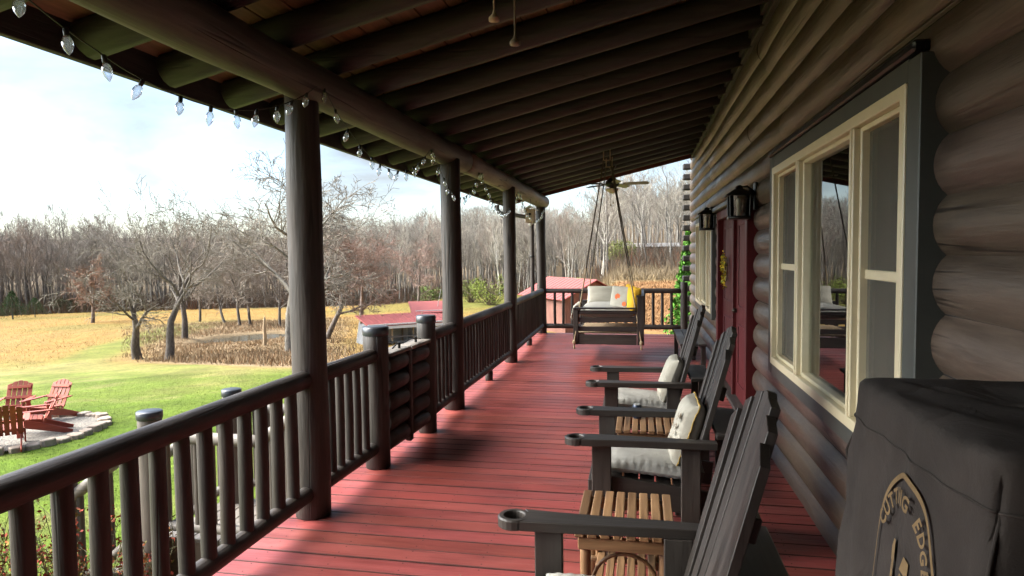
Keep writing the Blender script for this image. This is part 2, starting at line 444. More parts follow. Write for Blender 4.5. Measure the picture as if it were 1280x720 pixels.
def ground_hit(px, py, rmax=400):
    d = ray(px, py); t = 0.0; s = 1.0 / np.hypot(d[0], d[1])
    for i in range(8000):
        t += .05 * s * (1 + i * .002)
        p = np.array([0, 0, EYE]) + d * t
        if p[2] < float(terrain(p[0], p[1])): return p
        if t / s > rmax: break
    return p
def at(px, r):
    """ground point at a distance r along the compass bearing of a picture column"""
    d = ray(px, 316.0); a = d[:2] / np.hypot(d[0], d[1]); x, y = a * r
    return np.array([x, y, float(terrain(x, y))])

def ground_colour(x, y):
    r = np.hypot(x, y); az = np.degrees(np.arctan2(x, y))
    n1 = fbm(x / 3.1, y / 3.1, 4, 21); n2 = fbm(x / 11, y / 11, 3, 33); n3 = fbm(x / .7, y / .7, 3, 41)
    C = lambda *c: np.array(c)[None, :]
    def mix(a, b, w): return a * (1 - w[:, None]) + b * w[:, None]
    lawn = mix(C(.062, .112, .009), C(.112, .140, .020), n1)
    lawn = mix(lawn, C(.19, .165, .06), sstep(.44, .64, n2 * .6 + n1 * .4) * .85)
    lawn = mix(lawn, C(.20, .175, .06), sstep(14, 38, r) * .5 * (.4 + n2))
    field = mix(C(.225, .127, .030), C(.20, .135, .047), n1)
    field = mix(field, C(.11, .11, .028), sstep(.42, .7, n2) * .6)
    n5 = fbm(x / 1.1, y / 1.1, 3, 55)
    lawn = lawn * (.72 + .56 * n5[:, None]); lawn = mix(lawn, C(.16, .13, .06), sstep(.60, .8, n5) * .5)
    brush = mix(C(.16, .112, .066), C(.24, .175, .10), n1)
    forest = mix(C(.07, .05, .032), C(.12, .09, .055), n1)
    clay = mix(C(.22, .105, .04), C(.19, .115, .055), n3)
    # lawn reaches to a mown edge, the straw field lies beyond
    edge = np.interp(az, [-60, -49, -42, -36.7, -32, -25, -15, -6, 0, 8], [43, 42, 37.5, 30.5, 26.5, 22.5, 24, 34, 33, 30])
    wl = 1 - sstep(-1, 1, (r - edge + (n1 - .5) * 5) / np.interp(az, [-50, -41, -39], [6, 3, 1.2]))
    base = mix(field, lawn, wl)
    wb = np.exp(-((az + 33.3) / 7.6) ** 6) * sstep(-.5, 1.0, r - edge + (n1 - .5) * 2) * (1 - sstep(66, 78, r))
    base = mix(base, brush, np.clip(wb, 0, 1))
    # mown green path curling through the field
    pc = np.interp(r, [38, 46, 55, 65, 78], [-45, -43, -40.6, -38, -35.5]); wp = np.exp(-((az - pc) / np.interp(r, [38, 75], [2.0, 2.6])) ** 4) * sstep(32, 38, r) * (1 - sstep(66, 74, r))
    base = mix(base, lawn * .95, np.clip(wp, 0, 1) * .9)
    wg = np.exp(-((az + 13.5) / 5.0) ** 4) * sstep(74, 84, r + (n1 - .5) * 8)
    base = mix(base, mix(C(.075, .095, .015), C(.13, .12, .032), n1), np.clip(wg, 0, 1) * .85)
    wc = sstep(-4.6, -2.2, az) * sstep(38, 41, r) * (1 - sstep(66, 70, r))
    base = mix(base, clay, wc)
    ws = sstep(-6, -2, az) * sstep(66, 70, r) * (1 - sstep(95, 110, r))
    base = mix(base, C(.165, .125, .075) * (.8 + .4 * n1[:, None]), ws)
    edge2 = np.interp(az, [-60, -45, -30, -20, -8, 0, 10], [118, 122, 100, 104, 116, 78, 76])
    base = mix(base, forest, sstep(-4, 8, r - edge2 + (n2 - .5) * 10))
    dirt = (1 - sstep(.0, .6, np.maximum(-3.4 - x, 0))) * (r < 20)
    base = mix(base, C(.10, .075, .05) * (.7 + .6 * n3[:, None]), np.clip(dirt, 0, 1) * .8)
    d = np.hypot((x - POND[0]) / POND[2], (y - POND[1]) / POND[3])
    base = mix(base, C(.13, .095, .055) * (.8 + .4 * n3[:, None]), (1 - sstep(1.05, 1.4, d)))
    return base * (.72 + .56 * n3[:, None])

def make_ground():
    rs = np.concatenate([np.linspace(.5, 22, 90), np.geomspace(22.3, 140, 190), np.geomspace(141, 900, 60)])
    az = np.radians(np.concatenate([np.linspace(-180, -66, 40)[:-1], np.linspace(-66, 20, 380), np.linspace(20, 180, 46)[1:]]))
    A, Rr = np.meshgrid(az[:-1] if False else az, rs, indexing='ij')
    x = (Rr * np.sin(A)).ravel(); y = (Rr * np.cos(A)).ravel(); z = terrain(x, y)
    # close the little hole at the centre under the porch
    na, nr = len(az), len(rs)
    i, j = np.meshgrid(np.arange(na - 1), np.arange(nr - 1), indexing='ij')
    a = (i * nr + j).ravel(); f = np.stack([a, a + 1, a + nr + 1, a + nr], 1)
    v = np.stack([x, y, z], 1)
    m, nt, b = new_mat('meadow_ground'); L = nt.links.new
    at_ = N(nt, 'ShaderNodeAttribute', attribute_name='tone')
    mp = coords(nt, (1, 1, 1), False)
    n = N(nt, 'ShaderNodeTexNoise', Scale=7, Detail=8, Roughness=.7); L(mp.outputs[0], n.inputs['Vector'])
    r = ramp(nt, [(.28, .55), (.7, 1.35)]); L(n.outputs['Fac'], r.inputs[0])
    mx = N(nt, 'ShaderNodeMix', data_type='RGBA', blend_type='MULTIPLY'); mx.inputs[0].default_value = 1
    L(at_.outputs['Color'], mx.inputs[6]); L(r.outputs[0], mx.inputs[7]); L(mx.outputs[2], b.inputs['Base Color'])
    b.inputs['Roughness'].default_value = .95; b.inputs['Specular IOR Level'].default_value = .1
    bp = N(nt, 'ShaderNodeBump', Strength=.6, Distance=.05); L(n.outputs['Fac'], bp.inputs['Height']); L(bp.outputs[0], b.inputs['Normal'])
    o = np_mesh('ground', v, f, m, ground_colour(x, y), smooth=True)
    return struct(o)
make_ground()

# pond water
def make_pond():
    m, nt, b = new_mat('pond_water'); L = nt.links.new
    b.inputs['Base Color'].default_value = (.07, .06, .04, 1); b.inputs['Roughness'].default_value = .06
    mp = coords(nt, (1, 1, 1), False); n = N(nt, 'ShaderNodeTexNoise', Scale=5, Detail=3); L(mp.outputs[0], n.inputs['Vector'])
    bp = N(nt, 'ShaderNodeBump', Strength=.12, Distance=.02); L(n.outputs['Fac'], bp.inputs['Height']); L(bp.outputs[0], b.inputs['Normal'])
    k = 64; V = [(POND[0], POND[1], -4.36)]
    for i in range(k):
        a = 2 * PI * i / k; q = 1.15 + .08 * math.sin(3 * a + 1) + .05 * math.sin(5 * a)
        V.append((POND[0] + POND[2] * q * math.cos(a), POND[1] + POND[3] * q * math.sin(a), -4.36))
    mb = MB(); mb.add(V, [(0, 1 + i, 1 + (i + 1) % k) for i in range(k)], True)
    struct(mb.build('pond_water', m))
make_pond()

# ------------------------------------------------------------------ porch deck
DX0, DX1, DY0, DY1 = -2.20, 1.09, -2.6, 13.55
def make_deck():
    mb = MB(); y = DY0; rg = random.Random(3)
    k = 0
    while y < DY1 - .01:
        t = rg.uniform(.78, 1.12); mb.t = (t, t * rg.uniform(.9, 1.06), t * rg.uniform(.9, 1.06))
        w = min(.1345, DY1 - y); dz = rg.uniform(-.0015, .0015)
        mb.box(((DX0 + DX1) / 2 + rg.uniform(-.006, .006), y + w / 2, -.015 + dz), (DX1 - DX0, w, .03), None, .003)
        y += .1436; k += 1
    mb.t = (.5, .5, .5)
    for k in range(24, 70):
        yb = DY0 + .1436 * k
        for x in np.arange(-2.05, 1.0, .405):
            for o in (.03, .108):
                c = (x + rg.uniform(-.01, .01), yb + o + rg.uniform(-.005, .005))
                V = [(c[0] + .0045 * math.cos(q * PI / 3), c[1] + .0045 * math.sin(q * PI / 3), .0022) for q in range(6)]
                mb.m = 1; mb.add(V, [tuple(range(6))]); mb.m = 0
    for i in range(150):
        x, yy, q, w_ = rg.uniform(-2.1, .9), rg.uniform(1.8, 9), rg.uniform(0, 6.28), rg.uniform(.004, .013)
        V = [(x + w_ * a_ * math.cos(q) - w_ * b_ * math.sin(q), yy + w_ * a_ * math.sin(q) + w_ * b_ * math.cos(q), z_) for a_, b_, z_ in ((-1, 0, .003), (0, -.35, .006), (1, 0, .003), (0, .35, .004))]
        mb.m = 2; mb.add(V, [(0, 1, 2, 3)]); mb.m = 0
    o = mb.build('deck_floor', [M['deck'], M['dark'], M['tanwood'], M['deckedge']]); struct(o)
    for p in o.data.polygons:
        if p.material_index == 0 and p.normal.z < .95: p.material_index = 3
    mb = MB()
    mb.m = 1; mb.box(((DX0 + DX1) / 2, (DY0 + DY1) / 2, -.06), (DX1 - DX0 - .1, DY1 - DY0 - .1, .02)); mb.m = 0
    mb.box((DX0 + .05, (DY0 + DY1) / 2, -.17), (.04, DY1 - DY0 - .06, .25))
    mb.box(((DX0 + DX1) / 2 + .02, DY1 - .06, -.17), (DX1 - DX0 - .1, .04, .25))
    struct(mb.build('deck_underframe', [M['redwoodY'], M['dark']]))
    mb = MB()
    for yy in np.arange(DY0 + .4, DY1, 2.4):
        mb.box((DX0 + .16, yy, -1.1), (.14, .14, 1.6))
    struct(mb.build('deck_piers', M['logZ']))
make_deck()

# ------------------------------------------------------------------ log house
WY0, WY1 = -2.6, 14.70
COURSE, CZ0 = .22, -.13
house = thing('log_house', 'brown stained log house wall with cream window and dark red door along porch', 'house', (1.1, 6, 0))
OPEN = [(2.68, 5.46, .80, 2.26), (6.50, 9.06, -.2, 2.20), (9.72, 12.50, .80, 2.20)]
def make_wall():
    mb = MB(); rg = random.Random(5)
    arc = []
    hb, bl = COURSE / 2, .058; Rr = (hb * hb + bl * bl) / (2 * bl); am = math.asin(hb / Rr)
    for i in range(11):
        a = -am + 2 * am * i / 10
        arc.append((1.096 - (Rr * math.cos(a) - (Rr - bl)), Rr * math.sin(a)))
    nz = int((3.62 - CZ0) / COURSE) + 1
    for c in range(nz):
        zc = CZ0 + COURSE * (c + .5)
        cuts = [WY0, WY1]
        segs = [(WY0, WY1)]
        for (a, b, z0, z1) in OPEN:
            if z0 - .02 < zc < z1 + .02:
                ns = []
                for s0, s1 in segs:
                    if a > s0 and b < s1: ns += [(s0, a + .03), (b - .03, s1)]
                    else: ns.append((s0, s1))
                segs = ns
        for s0, s1 in segs:
            y = s0
            while y < s1 - .01:
                l = rg.uniform(3.0, 5.2); e = min(s1, y + l)
                if s1 - e < .8: e = s1
                t = rg.uniform(.75, 1.15); mb.t = (t, t * rg.uniform(.93, 1.02), t * rg.uniform(.9, 1.02))
                k = max(2, int((e - y) / .3)); ph = rg.uniform(0, 6)
                V = []; Fc = []
                for i in range(k + 1):
                    yy = y + .002 + (e - y - .004) * i / k
                    shr = .012 if i in (0, k) else 0.0
                    for (x, z) in arc:
                        b = (1.1 - x)
                        V.append((x + shr * (b / .058) + .004 * math.sin(yy * 1.3 + ph) + .002 * math.sin(yy * 4.1 + ph * 2), yy, zc + z + .003 * math.sin(yy * .9 + ph)))
                for i in range(k):
                    for j in range(10):
                        Fc.append((i * 11 + j, (i + 1) * 11 + j, (i + 1) * 11 + j + 1, i * 11 + j + 1))
                mb.add(V, Fc, True)
                y = e
    mb.build('log_wall', M['wall'], house, True)
    # solid wall behind the logs
    mb = MB(); ys = [WY0]
    for (a, b, z0, z1) in OPEN: ys += [a, b]
    ys.append(WY1)
    for i in range(0, len(ys), 2):
        mb.box((1.17, (ys[i] + ys[i + 1]) / 2, 1.2), (.14, ys[i + 1] - ys[i], 5.0))
    for (a, b, z0, z1) in OPEN:
        mb.box((1.17, (a + b) / 2, (z1 + 3.7) / 2), (.139, b - a - .002, 3.7 - z1))
        if z0 > 0: mb.box((1.17, (a + b) / 2, (z0 - 1.3) / 2), (.139, b - a - .002, z0 + 1.3))
    mb.box((3.6, WY1 - .1, 1.2), (4.8, .16, 5.0)); mb.box((3.6, WY0 - .1, 1.2), (4.8, .16, 5.0)); mb.box((6.0, (WY0 + WY1) / 2, 1.2), (.16, WY1 - WY0, 5.0))
    mb.build('inner_wall', M['dark'], house, True)
    # unseen log wall added behind the camera to keep light off the near logs
    mb = MB()
    for c in range(nz):
        zc = CZ0 + COURSE * (c + .5); t = rg.uniform(.75, 1.15); mb.t = (t, t * .98, t * .97)
        V = []; Fc = []; k = 14
        for i in range(k + 1):
            xx = -2.9 + (1.09 + 2.9) * i / k
            for (x, z) in arc: V.append((xx, -.62 + (1.1 - x), zc + z))
        for i in range(k):
            for j in range(10): Fc.append((i * 11 + j, (i + 1) * 11 + j, (i + 1) * 11 + j + 1, i * 11 + j + 1))
        mb.add(V, Fc, True)
    mb.t = 1.0; mb.box((-.9, -.71, 1.2), (4.0, .16, 5.0))
    mb.build('unseen_shade_wall', M['wallx'], house, True)
    # frieze boards where the wall meets the porch roof
    mb = MB()
    mb.box((1.03, 5.6, 3.655), (.10, 16.3, .085)); mb.box((1.055, 5.6, 3.585), (.10, 16.3, .05)); mb.box((1.005, 5.6, 3.715), (.05, 16.3, .03))
    mb.build('frieze_board', M['rafterY'], house, True)
    # crossing log ends at the far corner, every other course, and the end wall's logs
    for c in range(1, nz + 1):
        zc = CZ0 + COURSE * c
        if zc > 3.5: break
        mb = MB()
        mb.box((1.0, WY1 + .10, zc + .11), (.18, .18, .125), None, .02)
        mb.build('corner_log_end', M['endgrain'], house, True)
make_wall()

def make_window(y0, y1, nm, z0, z1):
    """three-part window: screened double-hung sash each side of a fixed pane"""
    w = bpy.data.objects.new(nm, None); COL.objects.link(w); w.parent = house
    loc = np.array([1.1, 6, 0.0])
    class P(MB):
        def done(s, name, mat):
            s.v = [tuple(np.array(p) - loc) for p in s.v]; return s.build(name, mat, w)
    X = 1.01
    mb = P()
    mb.box((X + .05, y0 - .06, (z0 + z1) / 2), (.12, .12, z1 - z0 + .16)); mb.box((X + .05, y1 + .06, (z0 + z1) / 2), (.12, .12, z1 - z0 + .16))
    mb.box((X + .051, (y0 + y1) / 2, z1 + .045), (.118, y1 - y0, .088)); mb.box((X + .051, (y0 + y1) / 2, z0 - .045), (.118, y1 - y0, .088))
    mb.done('trim', M['trim'])
    mb = P(); mb.box((X + .03, (y0 + y1) / 2, z1 + .112), (.12, y1 - y0 + .20, .042), None, .012); mb.done('head_cap', M['wall'])
    fr = P(); fw = .055
    xo = X - .012
    for z in (z0 + fw / 2, z1 - fw / 2): fr.box((xo + .045, (y0 + y1) / 2, z), (.10, y1 - y0 - .004, fw))
    for y in (y0 + fw / 2, y1 - fw / 2): fr.box((xo + .045, y, (z0 + z1) / 2), (.101, fw, z1 - z0 - .004))
    m1, m2 = y0 + (y1 - y0) * .257, y0 + (y1 - y0) * .69
    for m in (m1, m2):
        fr.box((xo + .046, m, (z0 + z1) / 2), (.09, .055, z1 - z0 - 2 * fw - .002))
        fr.box((xo + .0, m, (z0 + z1) / 2), (.012, .022, z1 - z0 - 2 * fw - .004))
    # stepped inner bead
    for (a, b) in ((y0 + fw, m1 - .028), (m1 + .028, m2 - .028), (m2 + .028, y1 - fw)):
        for y in (a + .012, b - .012): fr.box((xo + .055, y, (z0 + z1) / 2), (.05, .024, z1 - z0 - 2 * fw - .003))
        for z in (z0 + fw + .012, z1 - fw - .012): fr.box((xo + .0552, (a + b) / 2, z), (.05, b - a - .05, .024))
    fr.done('frame', M['cream'])
    for side, (a, b) in enumerate(((y0 + fw, m1 - .028), (m2 + .028, y1 - fw))):
        s = P(); zm = z0 + (z1 - z0) * .5
        s.box((xo + .075, (a + b) / 2, zm), (.04, b - a - .01, .045))
        s.done('meeting_rail', M['cream'])
        s = P(); s.box((xo + .066, (a + b) / 2, (z0 + z1) / 2), (.0012, b - a - .052, z1 - z0 - 2 * fw - .05), None, .0002); s.done('insect_screen', M['screen'])
        s = P(); s.box((xo + .085, (a + b) / 2, (z0 + z1) / 2), (.004, b - a - .01, z1 - z0 - 2 * fw), None, .001); s.done('pane', M['glass'])
    s = P(); s.box((xo + .075, (m1 + m2) / 2, (z0 + z1) / 2), (.004, m2 - m1 - .05, z1 - z0 - 2 * fw), None, .001); s.done('pane', M['glass'])
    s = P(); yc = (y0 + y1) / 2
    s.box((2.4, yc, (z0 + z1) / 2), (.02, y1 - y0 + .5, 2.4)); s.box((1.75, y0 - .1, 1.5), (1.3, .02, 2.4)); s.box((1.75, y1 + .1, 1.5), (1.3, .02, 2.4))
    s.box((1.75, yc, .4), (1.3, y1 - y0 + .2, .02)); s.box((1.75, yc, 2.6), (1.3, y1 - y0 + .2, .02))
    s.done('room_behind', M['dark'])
    s = P()
    def cur(a, b):
        def fn(u, v): return (1.2 + .018 * math.sin(u * 40), a + (b - a) * u, z0 - .05 + (z1 - z0 + .1) * v)
        return fn
    s.grid(cur(y0 + .02, m1 + .1), 40, 2); s.grid(cur(m2 - .1, y1 - .02), 40, 2); s.done('curtain', M['curtain'])
make_window(2.78, 5.36, 'window', .785, 2.288)
make_window(9.82, 12.40, 'window', .76, 2.16)

def make_door():
    d = bpy.data.objects.new('door', None); COL.objects.link(d); d.parent = house
    loc = np.array([1.1, 6, 0.0])
    class P(MB):
        def done(s, name, mat):
            s.v = [tuple(np.array(p) - loc) for p in s.v]; return s.build(name, mat, d)
    y0, y1, zt = 6.54, 9.02, 2.16
    s = P(); X = 1.0
    for y in (y0 + .06, y1 - .06): s.box((X + .06, y, zt / 2), (.14, .12, zt))
    s.box((X + .06, (y0 + y1) / 2, zt - .05), (.139, y1 - y0 - .242, .10))
    for y in (y0 + .125, y0 + .145): s.box((X + .03, y, zt / 2 - .05), (.05, .012, zt - .1))
    s.done('casing', M['door'])
    s = P(); s.box((X + .03, (y0 + y1) / 2, zt + .035), (.19, y1 - y0 + .12, .06), None, .01); s.done('head_cap', M['wall'])
    for i, (a, b) in enumerate(((6.68, 7.68), (7.76, 8.88))):
        s = P()
        s.box((1.085, (a + b) / 2, zt / 2 - .05), (.05, b - a, zt - .11))
        for z0, z1 in ((.2, .85), (1.05, 1.95)):
            for yy in (a + .18, b - .18): s.box((1.056, yy, (z0 + z1) / 2), (.012, .03, z1 - z0))
            for zz in (z0, z1): s.box((1.056, (a + b) / 2, zz), (.0122, b - a - .33, .03))
        s.done('door_leaf', M['door'])
    s = P(); s.box((1.06, 7.72, zt / 2 - .05), (.08, .07, zt - .11)); s.box((1.035, 7.72, zt / 2 - .05), (.035, .02, zt - .112)); s.done('mullion', M['door'])
    s = P(); s.lathe([(0, 0), (.028, .0), (.03, .02), (.016, .045), (0, .05)], 14, (1.05, 7.60, 1.0), rotm('Y', -PI / 2)); s.done('handle', M['bronze'])
    s = P(); s.box((1.03, (y0 + y1) / 2, .02), (.14, y1 - y0 - .25, .04)); s.done('threshold', M['rafterY'])
make_door()

# ------------------------------------------------------------------ porch roof
PX = {0: (-2.05, .78), 1: (-2.05, 3.80), 2: (-1.96, 6.74), 3: (-1.93, 9.77), 4: (-2.0, 13.46)}
roof = thing('porch_roof', 'dark log rafters under reddish plank ceiling covering the whole porch', 'roof', (-.9, 5.6, 3.2))
SL = .23
def rz(x): return 2.85 + SL * (x + 2.05)        # underside of rafters
def make_roof():
    RY0, RY1 = DY0, 13.82
    th = math.atan(SL); ux = np.array([math.cos(th), 0, math.sin(th)]); uz = np.array([-math.sin(th), 0, math.cos(th)])
    R = np.array([ux, [0, 1, 0], uz]).T
    mb = MB(); rg = random.Random(8); L0 = (1.06 + 2.86) / math.cos(th)
    s = 0
    while s < L0:
        w = .19; t = rg.uniform(.7, 1.15); mb.t = (t, t * rg.uniform(.85, 1.05), t * rg.uniform(.8, 1.05))
        p = np.array([-2.86, 0, rz(-2.86) + .175]) + ux * (s + w / 2) + uz * .012
        y = RY0
        while y < RY1 - .01:
            l = rg.uniform(2.4, 4.2); e = min(RY1, y + l)
            t = rg.uniform(.7, 1.15); mb.t = (t, t * rg.uniform(.85, 1.05), t * rg.uniform(.8, 1.05))
            mb.box((p[0], (y + e) / 2, p[2]), (w - .006, e - y - .004, .022), R, .004); y = e
        s += w
    mb.build('ceiling_planks', M['ceil'], roof, True)
    mb = MB()
    c = np.array([-.9, 5.61, rz(-.9) + .235]); mb.box(c, (L0 + .25, RY1 - RY0 + .1, .03), R)
    mb.build('roof_covering', M['metalroof'], roof, True)
    k = 0
    for i in range(-9, 18):
        y = 2.95 + .6 * i
        if y < RY0: continue
        a = np.array([-2.80, y, rz(-2.80) + .088]); b = np.array([1.06, y, rz(1.06) + .088])
        mb = MB(); rr = rg.uniform(.084, .093); mb.log(a, b, rr + .006, rr - .002, 14, 40 + i, .035, .3)
        mb.build('rafter', M['rafterX'], roof, True)
    mb = MB(); mb.box((-2.855, (RY0 + RY1) / 2, 2.77), (.045, RY1 - RY0, .20)); mb.build('eave_fascia', M['rafterY'], roof, True)
    mb = MB(); mb.box((-2.90, (RY0 + RY1) / 2, 2.90), (.10, RY1 - RY0 + .06, .03)); mb.box((-2.945, (RY0 + RY1) / 2, 2.86), (.01, RY1 - RY0 + .06, .09))
    mb.build('drip_edge', M['white'], roof, True)
    mb = MB(); a = np.array([-2.84, RY1 - .03, rz(-2.84) + .08]); b = np.array([1.05, RY1 - .03, rz(1.05) + .08])
    mb.beam(a, b, .045, .17); mb.build('rake_board', M['redfascia'], roof, True)
    mb = MB(); mb.log((-2.05, RY0, 2.725), (-2.0, 7.35, 2.72), .128, .132, 22, 3, .03, .2); mb.build('beam', M['beam'], roof, True)
    mb = MB(); mb.log((-1.985, 7.352, 2.72), (-2.0, RY1 - .06, 2.73), .125, .135, 22, 9, .045, .2); mb.build('beam', M['birch'], roof, True)
make_roof()

plabels = {0: 'log post standing out at the near end of porch',
           1: 'thick dark log post nearest in view, in front of the bare pasture trees',
           2: 'dark log post just beyond the railing gate with string lights across its top',
           3: 'dark log post in the middle of the far railing, beside the downspout elbow',
           4: 'dark log corner post at the far end of the porch beam'}
for k in (1, 2, 3, 4):
    x, y = PX[k]
    p = thing('porch_post', plabels[k], 'post', (x, y, 0), group='log posts holding up the porch roof')
    mb = MB(); mb.log((.0, 0, 0), (-.012, 0, 2.66), .112 if k < 3 else .098, .104 if k < 3 else .094, 24, 20 + k, .022, .12, .006); mb.build('shaft', M['logZ'], p)
# ------------------------------------------------------------------ railings
def railing(a, b, label, rt=.055, rb=.05, ztop=.885, zbot=.165, sp=.152, rbal=.032, group='log porch railing panels', feet=()):
    a = np.array([a[0], a[1], 0.0]); b = np.array([b[0], b[1], 0.0]); d = b - a; l = np.linalg.norm(d); d /= l
    t = thing('porch_railing', label, 'railing', tuple((a + b) / 2), group=group)
    seed = int(abs(a[1] * 100))
    mb = MB(); mb.log(a + (0, 0, ztop), b + (0, 0, ztop), rt, rt, 18, seed, .02, .2, .008); mb.build('top_rail', M['logY' if abs(d[1]) > .5 else 'logX'], t, True)
    mb = MB(); mb.log(a + (0, 0, zbot), b + (0, 0, zbot), rb, rb, 18, seed + 1, .02, .2, .008); mb.build('bottom_rail', M['logY' if abs(d[1]) > .5 else 'logX'], t, True)
    n = max(1, int(round(l / sp)) - 1); rg = random.Random(seed)
    for i in range(n):
        p = a + d * l * (i + 1) / (n + 1)
        mb = MB(); r = rbal * rg.uniform(.95, 1.05)
        mb.tube([p + (rg.uniform(-.004, .004), 0, zbot + rb - .012), p + (0, 0, .5), p + (rg.uniform(-.004, .004), 0, ztop - rt + .012)], [r, r * 1.02, r * .98], 14, False, .02, i)
        mb.build('baluster', M['logZ'], t, True)
    for q in feet:
        p = a + d * l * q
        mb = MB(); mb.log(p, p + (0, 0, zbot - rb + .012), .052, .052, 14, 3, .02, .1, .004); mb.build('foot', M['logZ'], t, True)
P1, P2, P3, P4 = (np.array(PX[k]) for k in (1, 2, 3, 4))
GL, GR = np.array([-2.01, 4.76]), np.array([-1.95, 5.80])
railing((-2.04, -.56), (-2.04, 3.70), 'longest and nearest porch railing, running out of view by the shrub', sp=.158, rt=.058, rbal=.036)
railing((-2.03, 3.89), (-2.01, 4.67), 'short railing between the thick near post and the first gate post', sp=.13)
railing((-1.95, 5.88), (-1.95, 6.66), 'short railing between the second gate post and the porch post beyond', sp=.13)
railing((-1.955, 6.84), (-1.935, 9.68), 'long railing with one short foot, beyond the gate between two porch posts', sp=.135, feet=(.52,))
railing((-1.935, 9.86), (-1.99, 13.37), 'railing ending at the far corner post of the porch', sp=.135, feet=(.5,))
railing((-1.91, 13.45), (.80, 13.45), 'railing across the far end of the porch behind the hanging swing', sp=.185, rbal=.03, rt=.05, zbot=.155)
def wood_post(x, y, h, r, label, cap=True, name='newel_post', base=0.0, mat='logZ', group=None):
    p = thing(name, label, 'post', (x, y, base), group=group)
    mb = MB(); mb.log((0, 0, 0), (0, 0, h - .0), r, r, 20, int(h * 100 + x * 17), .02, .15, .004); mb.build('shaft', M[mat], p)
    if cap:
        mb = MB(); mb.lathe([(r + .004, h - .055), (r + .007, h - .05), (r + .007, h + .004), (r - .002, h + .012), (0, h + .013)], 24); mb.build('cap', M['cap'], p)
    return p
wood_post(.86, 13.44, 1.06, .07, 'dark end post where far railing meets the house wall', False)
wood_post(GL[0], GL[1], 1.09, .095, 'capped log gate post on the near side of the gate', name='gate_post', group='capped gate posts')
wood_post(GR[0], GR[1], 1.08, .085, 'capped log gate post on the far side of the gate', name='gate_post', group='capped gate posts')

def make_gate():
    g = thing('porch_gate', 'porch gate faced with stacked half logs between two capped posts', 'gate', (-1.98, 5.28, 0))
    rg = random.Random(4)
    y0, y1 = 4.87, 5.70; ym = 5.26
    def xx(y): return -2.0 + (y - 4.8) * .05
    for i in range(5):
        z = .165 + i * .152
        for (a, b) in ((y0, ym - .03), (ym + .03, y1)):
            mb = MB(); 
            mb.log((xx(a), a, z), (xx(b), b, z), .079, .077, 16, i * 3 + int(a * 10), .02, .1, .018); mb.build('log_slat', M['logY'], g, True)
    mb = MB(); mb.box((xx(ym) + .045, ym, .46), (.06, .065, .78), None, .012); mb.box((xx(ym) - .045, ym, .46), (.06, .10, .78), None, .012); mb.build('batten', M['logZ'], g, True)
    for (a, b) in ((y0 - .01, ym - .012), (ym + .012, y1 + .01)):
        mb = MB(); mb.beam((xx(a), a, .868), (xx(b), b, .868), .17, .03, ch=.008); mb.build('cap_board', M['greydeck'], g, True)
    mb = MB(); pts = [(-1.96, 4.98, .90), (-1.955, 5.06, .925), (-1.95, 5.2, .915), (-1.94, 5.36, .93), (-1.94, 5.5, .915), (-1.935, 5.6, .90)]
    mb.tube(pts, .006, 8); mb.tube([(-1.95, 5.1, .885), (-1.95, 5.1, .935)], .012, 8); mb.tube([(-1.94, 5.48, .885), (-1.94, 5.48, .935)], .012, 8)
    mb.build('latch', M['blackmetal'], g, True)
make_gate()
